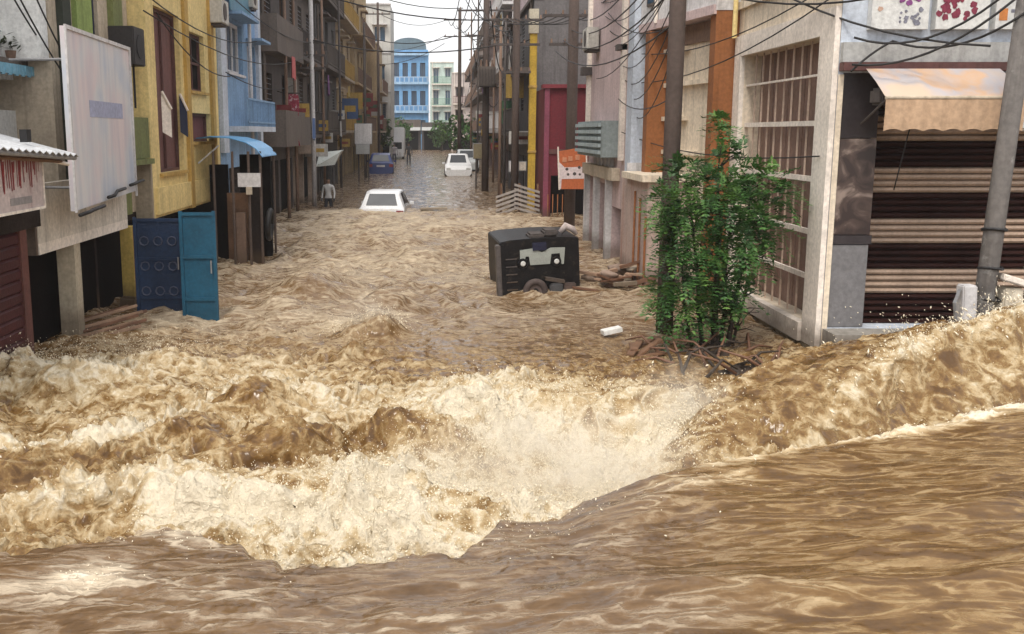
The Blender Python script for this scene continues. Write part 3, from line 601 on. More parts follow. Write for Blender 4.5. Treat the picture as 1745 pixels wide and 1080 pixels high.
# --- tall blank hoarding
hd = thing('tall_hoarding', 'tall pale blank hoarding with peeled faded poster, fixed beside the white balcony', 'hoarding', (-4.6, 14.4, 1.9))
P0, P1 = Vector((-4.55, 12.95)), Vector((-4.80, 16.5)); dv = (P1 - P0).normalized(); nv2 = Vector((dv.y, -dv.x))
def FH(u, v, w):
    q = P0 + dv * u - nv2 * w; return (q.x, q.y, v)
m_hoard, nt, n, l, p = _nt('peeled_poster')
geo = n.new('ShaderNodeNewGeometry')
t1 = n.new('ShaderNodeTexNoise'); t1.inputs['Scale'].default_value = 0.9; t1.inputs['Detail'].default_value = 4; l.new(geo.outputs['Position'], t1.inputs['Vector'])
r1 = ramp(n, [(0.30, (0.46, 0.51, 0.60)), (0.45, (0.58, 0.58, 0.60)), (0.58, (0.62, 0.54, 0.56)), (0.72, (0.66, 0.62, 0.62))]); l.new(t1.outputs['Fac'], r1.inputs[0])
mp = n.new('ShaderNodeMapping'); mp.inputs['Scale'].default_value = (3, 3, 0.35); l.new(geo.outputs['Position'], mp.inputs['Vector'])
t2 = n.new('ShaderNodeTexNoise'); t2.inputs['Scale'].default_value = 2.2; t2.inputs['Detail'].default_value = 6; l.new(mp.outputs[0], t2.inputs['Vector'])
r2 = ramp(n, [(0.35, (0.88, 0.89, 0.92)), (0.6, (1.05, 1.03, 1.0))]); l.new(t2.outputs['Fac'], r2.inputs[0])
mm = n.new('ShaderNodeMix'); mm.data_type = 'RGBA'; mm.blend_type = 'MULTIPLY'; mm.inputs[0].default_value = 1; l.new(r1.outputs[0], mm.inputs[6]); l.new(r2.outputs[0], mm.inputs[7]); l.new(mm.outputs[2], p.inputs['Base Color'])
p.inputs['Roughness'].default_value = 0.55
L = (P1 - P0).length
MB().hexa([FH(0, 1.92, 0), FH(L, 1.98, 0), FH(L, 1.98, 0.05), FH(0, 1.92, 0.05), FH(0, 4.18, 0), FH(L, 4.18, 0), FH(L, 4.18, 0.05), FH(0, 4.18, 0.05)]).build('sheet', m_hoard, hd)
for u in (0.0, L - 0.05): fpart('frame_post', m_palew, hd, FH, (u, u + 0.05, 1.90, 4.2, -0.025, 0.0))
fpart('frame_rail', m_palew, hd, FH, (0.05, L - 0.05, 4.15, 4.2, -0.02, 0.0))
fpart('printed_band', surf('faded_lilac_print', (0.36, 0.38, 0.52), 0.6, 0.15), hd, FH, (1.0, 2.9, 3.10, 3.32, -0.004, -0.001))
for (a, b, z0, z1) in ((0.0, 1.3, 1.87, 1.89), (1.5, 2.6, 2.0, 2.06), (2.9, 3.9, 2.10, 2.12)):
    MB().tube([FH(a, z0, -0.06), FH((a + b) / 2 - 0.2, z0 + 0.01, -0.07), FH((a + b) / 2, z1, -0.06), FH(b, z1 + 0.01, -0.05)], 0.025, 6).build('bent_bar', m_blk, hd, smooth=True)
for (u, v) in ((0.3, 2.2), (0.3, 3.8), (3.5, 2.4), (3.5, 3.8)):
    a = Vector(FH(u, v, 0.05)); MB().tube([a, (-5.4, a.y + 0.1, a.z)], 0.02, 6).build('stay', m_steel, hd)

# --- yellow house
Hy = thing('yellow_house', 'yellow plastered house with tall brown window strip overhanging the dark ground floor', 'house', (-6, 21.5, G))
F = FR('L', -5.1)
w1 = (19.15, 21.0, 2.15, 5.15); w2 = (21.7, 23.2, 3.75, 4.95); w3 = (21.6, 23.6, 2.70, 3.30)
wall(F, 18.6, 24.5, 1.36, 9.5, [w1, w2, w3, (19.15, 21.0, 5.6, 8.4), (21.7, 23.2, 5.9, 7.4)], 4.5, 0.16).build('wall', m_yel, Hy)
for h, fr_, pn, c, r_ in ((w1, m_umber, surf('brown_board', (0.16, 0.07, 0.065), 0.7, streak=0.4), 2, 1), (w2, m_umber, m_dark, 2, 2), (w3, m_umber, plas('maroon_panel', (0.16, 0.05, 0.05)), 1, 1), ((19.15, 21.0, 5.6, 8.4), m_umber, surf('brown_board', (0.1, 0.1, 0.1)), 2, 1), ((21.7, 23.2, 5.9, 7.4), m_umber, m_dark, 2, 2)):
    window(Hy, F, h, fr_, pn, 0.16, c, r_, 0.06, sill=m_yel2)
fpart('sloping_base', m_yel, Hy, F, (18.72, 24.4, 1.42, 1.9, -0.06, 0.0))
for a in (21.25, 23.6): fpart('pilaster', m_yel2, Hy, F, (a, a + 0.3, 1.36, 9.5, -0.07, 0.0))
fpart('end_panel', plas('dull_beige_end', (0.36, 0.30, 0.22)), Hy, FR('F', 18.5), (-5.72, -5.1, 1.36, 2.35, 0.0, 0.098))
for k, (yc, out) in enumerate(((19.35, 0.14), (20.7, 0.12))):       # opened casements
    q = MB(); q.hexa([(-5.08, yc, 2.9), (-5.08 + out, yc + 0.10, 2.8), (-5.08 + out, yc + 0.13, 2.8), (-5.08, yc + 0.03, 2.9), (-5.08, yc, 3.62), (-5.08 + out, yc + 0.10, 3.3), (-5.08 + out, yc + 0.13, 3.3), (-5.08, yc + 0.03, 3.62)])
    q.build('open_casement', (m_white, m_navy)[k], Hy)
    MB().tube([(-5.06, yc - 0.01, 3.64), (-5.06 + out, yc + 0.09, 3.32)], 0.025, 6).build('casement_rail', m_white, Hy)
MB().box(-5.5, -5.4, 18.5, 25.2, G, 1.35).build('shopfront', MATS['shade_black_shopfront'], Hy)  # same near-black wall, painted for the shade under the overhang
yp = MB().box(-5.22, -5.02, 16.9, 17.1, G + 0.0, 1.37)
yp.build('pillar', plas('pillar_yellow', (0.62, 0.45, 0.12)), Hy); MB().box(-5.019, -4.985, 16.95, 17.08, G, 1.36).build('pillar_edge', plas('pillar_rust', (0.30, 0.10, 0.03)), Hy)
MB().hexa([(-5.34, 16.7, G), (-4.86, 16.7, G), (-4.86, 17.25, G), (-5.34, 17.25, G), (-5.26, 16.82, 0.22), (-4.97, 16.8, 0.20), (-4.97, 17.15, 0.18), (-5.26, 17.15, 0.22)]).build('pillar_plinth', plas('muddy_plinth', (0.20, 0.14, 0.09)), Hy, bevel=0.04)
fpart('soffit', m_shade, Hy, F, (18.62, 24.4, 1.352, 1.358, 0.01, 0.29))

# --- blue steel gate leaves swung out in front of the yellow house
for (nm, lab, x0, x1, y, zt, m_, rot) in (('gate_leaf', 'plain bright blue steel sheet gate leaf standing in the water', -3.96, -3.40, 15.8, 1.68, surf('bright_blue_gate_paint', (0.010, 0.085, 0.15), 0.5, 0.35, 1.5), 0),
                                      ('gate_leaf', 'dark blue steel gate leaf with cut-out ornaments beside the yellow pillar', -4.80, -4.02, 16.25, 1.55, surf('dark_blue_gate_paint', (0.012, 0.03, 0.075), 0.5, 0.35, 1.5), 0.1)):
    t = thing(nm, lab, 'gate', ((x0 + x1) / 2, y, G)); F = FR('F', y)
    fpart('sheet', m_, t, F, (x0, x1, G, zt, 0.0, 0.02))
    fpart('stile', m_, t, F, (x0, x0 + 0.05, G, zt + 0.03, -0.03, 0.0), (x1 - 0.05, x1, G, zt + 0.03, -0.03, 0.0))
    for k in range(4): fpart('rail', m_, t, F, (x0 + 0.05, x1 - 0.05, -0.35 + k * (zt + 0.31) / 3, -0.30 + k * (zt + 0.31) / 3, -0.025, 0.0))
    if rot:
        for i in range(3):
            for j in range(4):
                cx, cz = x0 + 0.16 + i * 0.22, 0.0 + j * 0.4; mb = MB(); mb.tube([(cx + 0.07 * math.cos(a), y - 0.012, cz + 0.07 * math.sin(a)) for a in [k * math.pi / 4 for k in range(9)]], 0.012, 5); mb.build('ornament', surf('worn_blue_scroll', (0.07, 0.08, 0.13), 0.5), t)
    MB().tube([(x1 - 0.08, y - 0.06, 0.75), (x1 - 0.08, y - 0.06, 0.95)], 0.012, 6).build('handle', m_steel, t)

# --- blue house
Hb = thing('blue_house', 'light blue house with pale shuttered window next to the yellow house', 'house', (-6.5, 28, G))
F = FR('L', -5.25)
holes = [(26.4, 28.6, 4.4, 5.7), (26.6, 28.4, 6.6, 8.2), (29.3, 30.5, 3.6, 5.3), (26.2, 30.4, G, 2.0)]
wall(F, 25.3, 31.0, G, 10.0, holes, 4.5, 0.18).build('wall', m_blue, Hb)
for h in holes[:3]: window(Hb, F, h, m_palew, m_glassb, 0.18, 3, 1, 0.09, shade=m_blue, sill=m_palew)
shutter_door(Hb, F, holes[3], m_shade, 0.18, 0.3)
fpart('blue_sheet', surf('teal_sheet', (0.10, 0.24, 0.33), 0.5), Hb, F, (26.0, 28.8, 5.85, 6.5, -0.22, -0.2))
for a, b in ((25.3, 25.9), (30.6, 31.0)): fpart('pilaster', m_bluew, Hb, F, (a, b, 2.4, 10, -0.10, 0.0))
balcony(Hb, F, 26.2, 30.5, 3.05, 0.55, m_bluew, m_blue, 0.7, False)
MB().tube([(-5.1, 28.9, 2.0), (-5.1, 28.9, 10)], 0.05, 8).build('drain_pipe', m_palew, Hb)

# --- blue curved canopy with its stall
C = thing('canopy_stall', 'dark roadside stall under a curved sky blue plastic canopy', 'stall', (-4.4, 23, G))
arc = [(-5.12, 2.78), (-4.75, 2.82), (-4.35, 2.79), (-4.02, 2.70), (-3.80, 2.56), (-3.68, 2.40)]
mb = MB()
for (y) in (21.9, 23.9):
    for dz in (0, -0.02): mb.v += [(a, y + (0.25 if a < -5 else 0), b + dz) for a, b in arc]
na = len(arc)
for k in range(na - 1):
    mb.f += [(k, k + 1, 2 * na + k + 1, 2 * na + k), (na + k, 3 * na + k, 3 * na + k + 1, na + k + 1), (k, na + k, na + k + 1, k + 1), (2 * na + k, 2 * na + k + 1, 3 * na + k + 1, 3 * na + k)]
mb.build('canopy', surf('sky_blue_plastic', (0.12, 0.36, 0.66), 0.35, 0.12), C)
for (x, y) in ((-4.72, 21.95), (-4.33, 22.0), (-3.98, 21.95), (-3.74, 22.0), (-3.74, 23.8)): MB().tube([(x, y, G), (x, y, 2.5)], 0.028, 8).build('pole', plas('pole_brown', (0.12, 0.085, 0.07)), C)
for k, (x0, x1, y, z0, z1, m_) in enumerate([(-4.55, -4.05, 22.4, G, 1.6, m_wood), (-4.02, -3.76, 22.2, G, 1.95, m_shade), (-5.0, -4.6, 22.8, G, 2.2, m_dark), (-4.5, -3.8, 23.7, G, 2.4, m_dark), (-4.30, -4.10, 22.05, -0.4, 1.2, m_brn)]): MB().box(x0, x1, y, y + 0.12, z0, z1).build('screen_board', m_, C)
MB().tube([(-5.05, 22.0, 2.25), (-4.6, 21.98, 2.62)], 0.018, 6).build('strut', m_palew, C)
sb = thing('small_board', 'small greyish notice board hung on the stall poles under the blue canopy', 'sign', (-3.95, 21.8, 1.75)); MB().box(-4.2, -3.72, 21.86, 21.89, 1.76, 2.05).build('panel', m_palew, sb); MB().box(-4.03, -3.9, 21.85, 21.858, 1.60, 1.76).build('tab', m_beige, sb)
t = thing('spare_tyre', 'dark rubber tyre hung beside the stall with the blue canopy', 'tyre', (-3.62, 22.0, 0.9))
MB().tube([(-3.58 + 0.02 * math.sin(a), 22.05 + 0.24 * math.cos(a), 0.95 + 0.30 * math.sin(a)) for a in [k * math.pi / 8 for k in range(17)]], 0.06, 8).build('tread', m_blk, t, smooth=True)
# ================================================================ left side, farther on
def block(name, label, side, c, u0, u1, z1, depth, m_wall, floors, m_fr, m_pane, m_trim, nwin=2, bal=None, ground='shutter', z0=G, rail=None, solid=False, seed=0, stair=True):
    """street house: floors is a list of floor levels; a row of windows on each; optional balconies"""
    rr_ = random.Random(seed); F = FR(side, c)
    mid = ((c - depth / 2) if side == 'L' else (c + depth / 2), (u0 + u1) / 2) if side != 'F' else ((u0 + u1) / 2, c + depth / 2)
    t = thing(name, label, 'house', (mid[0], mid[1], z0)); holes = []; rows = []
    Lh = (u1 - u0)
    for k, fz in enumerate(floors):
        row = []
        for i in range(nwin):
            a = u0 + Lh * (i + 0.5) / nwin; ww = min(1.3, Lh / nwin * 0.55) * rr_.uniform(0.8, 1.05); hz = rr_.choice((1.25, 1.35, 2.0)) if bal and bal[k % len(bal)] else 1.3
            lo = fz + (0.1 if hz > 1.8 else 0.85); h = (a - ww / 2, a + ww / 2, lo, lo + hz)
            if h[3] < z1 - 0.1: row.append(h)
        rows.append(row); holes += row
    gh = []
    if ground:
        k = max(1, int(Lh / 2.8))
        for i in range(k):
            a = u0 + Lh * i / k + 0.2; gh.append((a, a + Lh / k - 0.4, z0, 2.0))
    wall(F, u0, u1, z0, z1, holes + gh, depth, 0.2).build('wall', m_wall, t)
    for row in rows:
        for h in row: window(t, F, h, m_fr, m_pane, 0.2, 2, 1, 0.06, grille=rr_.choice((None, m_steel)), shade=m_trim if rr_.random() < 0.6 else None)
    for h in gh:
        if ground == 'shutter': shutter_door(t, F, h, m_shade if rr_.random() < 0.7 else m_umber, 0.2, 0.35)
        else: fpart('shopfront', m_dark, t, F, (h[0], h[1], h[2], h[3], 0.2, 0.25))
    for k, fz in enumerate(floors):
        if bal and bal[k % len(bal)]: balcony(t, F, u0 + 0.2, u1 - 0.2, fz, bal[k % len(bal)], m_trim, rail or m_wall, 0.95, solid)
        else: fpart('string_course', m_trim, t, F, (u0, u1, fz - 0.1, fz, -0.08, 0.0))
    fpart('parapet', m_trim, t, F, (u0 - 0.03, u1 + 0.03, z1, z1 + 0.12, -0.12, 0.3))
    if stair: MB().tube([F(u0 + 0.35, 2.2, -0.06), F(u0 + 0.35, z1, -0.06)], 0.05, 8).build('drain_pipe', m_trim, t)
    return t
block('old_house', 'dark sooty house with deep balconies next to the blue house', 'L', -5.2, 31.1, 37.5, 11.0, 5, m_dk, [2.6, 5.4, 8.2], m_wood, m_dark, m_dk2, 2, [0.7, 0.5], 'open', rail=m_dk2, solid=True, seed=1)
block('old_house', 'dark brown house with slatted balcony rails behind the pale grey lamp pole', 'L', -5.35, 37.6, 45.5, 12.0, 5, m_dk2, [2.8, 5.6, 8.4], m_navy, m_dark, m_dk2, 3, [0.45, 0.6], 'open', rail=m_dk, seed=2)
block('old_house', 'grey stained house with small balconies before the tall tan house', 'L', -5.2, 45.6, 54.5, 13.0, 5, plas('stained_grey', (0.11, 0.10, 0.095)), [2.9, 5.8, 8.7], m_wood, m_dark, m_dk2, 3, [0.5], 'open', rail=m_dk2, seed=3)
block('tan_house', 'tall tan yellow house with brown balconies far along the street', 'L', -5.4, 54.6, 66.0, 16.0, 6, m_tan, [3.0, 6.0, 9.0, 12.0], m_umber, m_dark, m_beige, 3, [0.6, 0.3], 'shutter', rail=m_yel2, seed=4)
block('tan_house', 'ochre house with purple curtains beyond the tall tan house', 'L', -5.3, 66.1, 80.0, 13.0, 6, plas('dull_ochre', (0.40, 0.29, 0.15)), [3.0, 6.0, 9.0], m_umber, glass('purple_curtain', (0.07, 0.04, 0.12), 0.7), m_tan, 4, [0.7, 0.4], 'open', rail=m_brn, seed=5)
block('grey_tower', 'pale grey plain tower house standing against the white sky', 'F', 90.0, -7.6, -3.9, 13.5, 7, plas('pale_tower', (0.50, 0.49, 0.46)), [3.2, 6.4, 9.6], m_palew, m_glassb, m_palew, 2, None, 'open', seed=6)
block('tan_house', 'small tan house in front of the pale grey tower', 'L', -4.6, 80.5, 89.0, 9.5, 6, m_tan, [3.0, 6.0], m_umber, m_dark, m_beige, 3, [0.5], 'open', rail=m_brn, seed=16)
# end of the street
bb = thing('bright_blue_house', 'bright blue house with arched top closing the end of the street', 'house', (-3.9, 152, G))
F = FR('F', 150.0)
holes = [(-6.1 + 1.25 * i, -5.35 + 1.25 * i, 6.7, 8.7) for i in range(4)] + [(-6.1 + 1.25 * i, -5.35 + 1.25 * i, 10.6, 12.6) for i in range(4)] + [(-6.1 + 1.25 * i, -5.35 + 1.25 * i, 2.6, 4.6) for i in range(4)]
wall(F, -6.6, -1.2, G, 14.4, holes, 8, 0.35).build('wall', m_fblue, bb)
for h in holes: window(bb, F, h, m_navy, m_glassb, 0.35, 2, 1, 0.1)
for z in (5.6, 9.6, 13.6): fpart('cornice', plas('sky_blue_trim', (0.33, 0.50, 0.68)), bb, F, (-6.75, -1.05, z, z + 0.35, -0.5, 0.0))
for z in (5.95, 9.95):
    fpart('railing', plas('pale_blue_rail', (0.40, 0.52, 0.66)), bb, F, (-6.7, -1.1, z + 0.6, z + 0.72, -0.45, -0.35))
    for i in range(9): fpart('baluster', MATS['pale_blue_rail'], bb, F, (-6.6 + i * 0.65, -6.45 + i * 0.65, z, z + 0.6, -0.44, -0.36))
mb = MB(); mb.prism([(-6.3, 14.4), (-6.3, 15.0)] + [(-3.9 + 2.4 * math.cos(a), 15.0 + 1.1 * math.sin(a)) for a in [math.pi - k * math.pi / 12 for k in range(1, 12)]] + [(-1.5, 15.0), (-1.5, 14.4)], lambda a, b, d: F(a, b, d), 0.3, 6)
mb.build('arched_roof', plas('slate_blue_roof', (0.12, 0.18, 0.22)), bb)
block('pale_house', 'pale green and white house beside the bright blue house at the street end', 'F', 148.0, -0.9, 2.4, 12.5, 6, plas('pale_green_plaster', (0.50, 0.60, 0.55)), [3.6, 6.6, 9.6], m_palew, m_glassb, m_white, 2, [0.5], 'open', rail=plas('green_rail', (0.10, 0.30, 0.18)), seed=7)
block('pale_house', 'pinkish house with red balcony rails at the far street end', 'F', 138.0, 2.0, 6.0, 10.5, 6, plas('pale_pink_far', (0.52, 0.45, 0.42)), [3.6, 6.6], m_umber, m_dark, m_white, 2, [0.5], 'open', rail=m_mar, seed=8)
# low dark shops across the street end
for (x0, x1, lab, yv, zt, mt) in ((-7.5, -2.2, 'low dark shop with deep awning in front of the bright blue house', 143.0, 4.6, m_dk2), (-2.0, 3.8, 'low dark shop with grey awning below the pale green house', 141.0, 4.2, m_dk)):
    t = thing('low_shop', lab, 'shop', ((x0 + x1) / 2, yv + 2, G)); F = FR('F', yv)
    wall(F, x0, x1, G, zt, [(x0 + 0.3, x1 - 0.3, G, 3.0)], 3, 0.6).build('wall', mt, t); fpart('shopfront', m_dark, t, F, (x0 + 0.3, x1 - 0.3, G, 3.0, 0.6, 0.7))
    MB().hexa([F(x0, 3.1, -1.4), F(x1, 3.1, -1.4), F(x1, 3.5, 0), F(x0, 3.5, 0), F(x0, 3.18, -1.4), F(x1, 3.18, -1.4), F(x1, 3.58, 0), F(x0, 3.58, 0)]).build('awning', m_grey, t)

# ================================================================ right side, far to near
block('brick_house', 'brownish house with many balconies deep along the street', 'R', 4.3, 85.0, 128.0, 11.5, 6, plas('dusty_brown', (0.25, 0.19, 0.16)), [3.0, 6.0, 9.0], m_wood, m_dark, m_dk2, 6, [0.9], 'open', rail=m_brn, seed=9)
block('brick_house', 'dusty pink house with stacked verandas behind a dark pole', 'R', 3.9, 64.0, 84.6, 13.5, 6, plas('dusty_pink', (0.38, 0.28, 0.27)), [3.0, 6.2, 9.4], m_wood, m_dark, m_palew, 4, [0.7], 'open', rail=m_dk2, seed=10)
block('brick_house', 'mauve grey house with open shopfronts past the yellow pipe', 'R', 3.7, 50.2, 63.7, 12.5, 6, plas('mauve_grey', (0.30, 0.24, 0.25)), [3.0, 6.0, 9.0], m_navy, m_dark, m_palew, 4, [0.6], 'open', rail=m_palew, seed=11)
block('dark_house', 'dark grey flat roofed house above the maroon gate house', 'R', 3.45, 37.6, 50.0, 7.5, 6, plas('lead_grey', (0.14, 0.13, 0.13)), [2.9, 5.2], m_wood, m_dark, m_dk2, 4, [0.5], 'open', rail=m_dk, seed=12)
block('pale_house', 'pinkish white upper house showing over the dark flat roof', 'R', 4.4, 50.5, 60.0, 16.0, 6, plas('rose_white', (0.55, 0.45, 0.45)), [10.0, 13.0], m_wood, m_dark, m_palew, 3, None, None, z0=7.0, seed=13)
t = thing('yellow_pipe', 'upright mustard yellow pipe in front of the dark grey house', 'pipe', (3.25, 36.0, G))
MB().box(3.18, 3.42, 36.0, 36.25, G, 6.2).build('shaft', plas('mustard_paint', (0.55, 0.36, 0.05)), t); MB().box(3.14, 3.46, 35.95, 36.3, 6.2, 7.0).build('cap', plas('pale_cap', (0.5, 0.45, 0.35)), t)
for z in (0.6, 2.2, 4.4): MB().box(3.16, 3.44, 35.97, 36.28, z, z + 0.08).build('collar', m_yel2, t)
# maroon gate house
Hm = thing('maroon_house', 'maroon painted gate house with dark doorway between pink and grey houses', 'house', (4.6, 35.5, G))
F = FR('F', 34.0)
hs = [(3.75, 4.25, G, 1.5), (4.5, 5.2, G, 1.6)]
wall(F, 3.5, 6.4, G, 4.3, hs, 3.0, 0.25).build('wall', m_mar, Hm)
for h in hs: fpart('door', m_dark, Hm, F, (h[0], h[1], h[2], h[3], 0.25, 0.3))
fpart('cornice', plas('maroon_trim', (0.19, 0.03, 0.04)), Hm, F, (3.42, 6.4, 4.3, 4.42, -0.12, 0.4))
for a in (3.5, 4.32): fpart('pilaster', plas('plum_paint', (0.20, 0.05, 0.08)), Hm, F, (a, a + 0.16, G, 4.3, -0.06, 0.0))
fpart('band', m_umber, Hm, F, (3.68, 6.3, 2.2, 2.35, -0.04, 0.0))
for k in range(6): fpart('bar', m_choc, Hm, F, (3.62 + k * 0.16, 3.65 + k * 0.16, -0.4, 0.9, -0.3, -0.27))
# orange hoarding sign
og = thing('orange_sign', 'orange and white shop sign with dark dots jutting out before the maroon house', 'sign', (4.05, 30.0, 1.0))
F = FR('F', 30.0)
q = lambda px, py: aty(px, py, 30.0)
pl = [q(950, 258), q(998, 250), q(1000, 322), q(954, 322)]
MB().prism([(p.x, p.z) for p in pl], lambda a, b, d: F(a, b, d), 0, 0.06).build('board', surf('orange_sign_paint', (0.48, 0.13, 0.045), 0.5, 0.2), og)
pl = [q(950, 278), q(953, 276), q(962, 285), q(997, 284), q(998, 304), q(957, 305), q(956, 322), q(953, 322)]
MB().prism([(p.x, p.z) for p in pl], lambda a, b, d: F(a, b, d), -0.006, -0.002).build('white_band', surf('sign_white', (0.70, 0.60, 0.60), 0.5), og)
for (px, py, r_) in ((966, 288, 0.045), (987, 285, 0.045), (968, 297, 0.04), (979, 296, 0.05), (988, 297, 0.035)):
    c = q(px, py); MB().prism([(c.x + r_ * math.cos(k * math.pi / 5), c.z + r_ * math.sin(k * math.pi / 5)) for k in range(10)], lambda a, b, d: F(a, b, d), -0.011, -0.007).build('dot', m_dk, og)
for (px, py) in ((962, 272), (972, 270), (984, 268)):
    c = q(px, py); MB().box(c.x - 0.06, c.x + 0.06, 29.985, 29.996, c.z - 0.07, c.z + 0.07).build('red_mark', surf('sign_red', (0.55, 0.25, 0.14), 0.5), og)
for px in (951, 999): MB().tube([q(px, 250), q(px + 2, 323)], 0.022, 6).build('frame_post', m_white, og)
MB().tube([q(999, 256), (4.6, 29.5, q(999, 256).z)], 0.02, 6).build('bracket', m_steel, og)
# wooden trestles in the water
for (cx, cy, lab, n_, tilt) in ((2.45, 34.8, 'slatted wooden pallet leaning in the shallows beside the dark pole', 5, 0.35), (3.05, 34.5, 'stack of pale planks against the foot of the yellow pipe', 6, -0.3)):
    t = thing('wooden_pallet', lab, 'pallet', (cx, cy, 0.1))
    for k in range(n_):
        z0 = 0.25 + 0.15 * k; MB().hexa([(cx - 0.45, cy, z0 - tilt * 0.45), (cx + 0.40, cy, z0 + tilt * 0.40), (cx + 0.40, cy + 0.04, z0 + tilt * 0.40), (cx - 0.45, cy + 0.04, z0 - tilt * 0.45), (cx - 0.45, cy, z0 + 0.08 - tilt * 0.45), (cx + 0.40, cy, z0 + 0.08 + tilt * 0.40), (cx + 0.40, cy + 0.04, z0 + 0.08 + tilt * 0.40), (cx - 0.45, cy + 0.04, z0 + 0.08 - tilt * 0.45)]).build('plank', surf('greyed_plank', (0.36, 0.32, 0.29), 0.8, 0.3, 4), t)
    for dx in (-0.3, 0.3): MB().box(cx + dx, cx + dx + 0.06, cy + 0.045, cy + 0.11, -0.9, 1.2).build('upright', m_wood, t)

# --- pink house
Hp = thing('pink_house', 'pink plastered house with white edge strips and grey shuttered window box', 'house', (6.0, 24.5, G))
F = FR('R', 4.0)
d1h, d2h, d3h = (25.55, 26.9, G, 1.78), (23.75, 25.25, G, 1.70), (22.3, 23.5, G, 1.25)
wn_ = (22.7, 24.6, 5.8, 7.4)
wall(F, 21.45, 27.4, G, 10.0, [d1h, d2h, d3h, wn_], 5, 0.3).build('wall', m_pink, Hp)
for h in (d1h, d2h, d3h): shutter_door(Hp, F, h, surf('dark_plum_shutter', (0.035, 0.022, 0.028), 0.5), 0.28, 0.3)
window(Hp, F, wn_, m_white, m_glassb, 0.3, 2, 1, shade=m_pink)
for (a, b) in ((27.2, 27.42), (22.2, 22.4)): fpart('edge_strip', m_white, Hp, F, (a, b, 2.3, 10.0, -0.10, 0.0))
for (a, b) in ((25.28, 25.5), (23.52, 23.72), (26.95, 27.1)): fpart('pilaster', m_palew, Hp, F, (a, b, G, 1.9, -0.14, 0.0))
for (a, b, c, d) in ((22.6, 27.2, 1.85, 2.12),): fpart('beam', m_beige, Hp, F, (a, b, c, d, -0.18, 0.0))
wb_ = fpart('window_box', plas('grey_green_metal', (0.26, 0.30, 0.30)), Hp, F, (22.9, 26.6, 2.35, 3.15, -0.40, 0.0))
for k in range(5): fpart('louvre', plas('louvre_grey', (0.34, 0.40, 0.41)), wb_, F, (22.85, 26.65, 2.42 + k * 0.15, 2.50 + k * 0.15, -0.46, -0.40))
fpart('corbel', m_dk, Hp, F, (27.1, 27.5, 4.35, 4.55, -0.25, 0.0)); fpart('corbel', m_dk, Hp, F, (22.2, 22.5, 4.6, 4.72, -0.2, 0.0))
for k in range(5): fpart('column_flute', m_palew, Hp, F, (25.6 - k * 0.55, 25.75 - k * 0.55, 2.13, 2.34, -0.10, 0.0))

# --- compound wall with cream coping, pale column, brown gateway
Wc = thing('compound_wall', 'beige plastered boundary wall with projecting cream coping and red stains', 'wall', (4.2, 20, G))
MB().box(3.80, 4.5, 18.6, 21.2, G, 2.02).build('body', plas('stained_beige', (0.50, 0.38, 0.33), streak_col=(0.28, 0.06, 0.04), streak=0.7), Wc)
MB().box(3.68, 4.5, 18.5, 20.6, 2.02, 2.14).build('coping', m_cream, Wc)
for (y_, z0, z1) in ((18.55, 0.2, 1.2), (19.1, -0.3, 1.5), (19.6, -0.3, 1.6)): MB().tube([(3.77, y_, G), (3.77, y_, z1 + 0.2)], 0.02, 6).build('pipe', m_choc, Wc)
pb = thing('pale_column_house', 'bluish white house corner with narrow upper window above the brown gateway', 'house', (4.5, 20.5, G))
MB().box(3.86, 4.16, 20.72, 21.3, 2.0, 10.0).build('column', m_bluew, pb); MB().box(3.80, 4.2, 20.66, 20.718, 2.02, 2.3).build('column_foot', m_palew, pb)
P = [(3.98, 20.7), (4.56, 17.36), (7.5, 17.36), (7.5, 20.7)]
MB().hexa([(x, y, 4.86) for x, y in P] + [(x, y, 10.0) for x, y in P]).build('upper_storey', m_palew, pb)
a, b = Vector((3.98, 20.7, 0)), Vector((4.56, 17.36, 0)); dr = (b - a).normalized(); nn = Vector((-dr.y, dr.x, 0)); nn = -nn if nn.x > 0 else nn
def FO_(u, v, w):
    q_ = a + dr * u - nn * w; return (q_.x, q_.y, v)
fr_ = fpart('window', m_dk2, pb, FO_, (0.35, 0.75, 5.25, 6.6, -0.03, 0.0)); fpart('pane', m_glassb, fr_, FO_, (0.4, 0.7, 5.3, 6.55, -0.034, -0.031))
MB().tube([FO_(0.9, 4.9, -0.05), FO_(0.9, 10, -0.05)], 0.035, 8).build('drain_pipe', m_white, pb)
fpart('beam', m_pink, pb, FO_, (0.0, 3.38, 4.80, 4.95, -0.04, 0.3))
gw = thing('brown_gateway', 'gateway of two rust brown square columns with beige banded wall between', 'gateway', (4.5, 18.8, G))
MB().box(4.02, 4.38, 20.0, 20.36, G, 4.78).build('column', m_choc, gw); MB().box(4.57, 4.96, 17.37, 17.72, G, 9.0).build('column', m_choc, gw)
a2, b2 = Vector((4.40, 20.1, 0)), Vector((4.78, 17.74, 0)); dr2 = (b2 - a2).normalized(); nn2 = Vector((-dr2.y, dr2.x, 0)); nn2 = -nn2 if nn2.x > 0 else nn2
def FG(u, v, w):
    q_ = a2 + dr2 * u - nn2 * w; return (q_.x, q_.y, v)
LG = (b2 - a2).length
fpart('wall_panel', m_cream, gw, FG, (0, LG, G, 4.78, 0.0, 0.2))
for k in range(6): fpart('ledge', m_cream, gw, FG, (0.0, LG * (0.45 if k % 2 else 0.98), 1.25 + k * 0.62, 1.33 + k * 0.62, -0.10 - 0.02 * (k % 2), 0.0))
fpart('lintel_shade', m_brn, gw, FG, (0, LG, 4.45, 4.78, -0.05, 0.0))

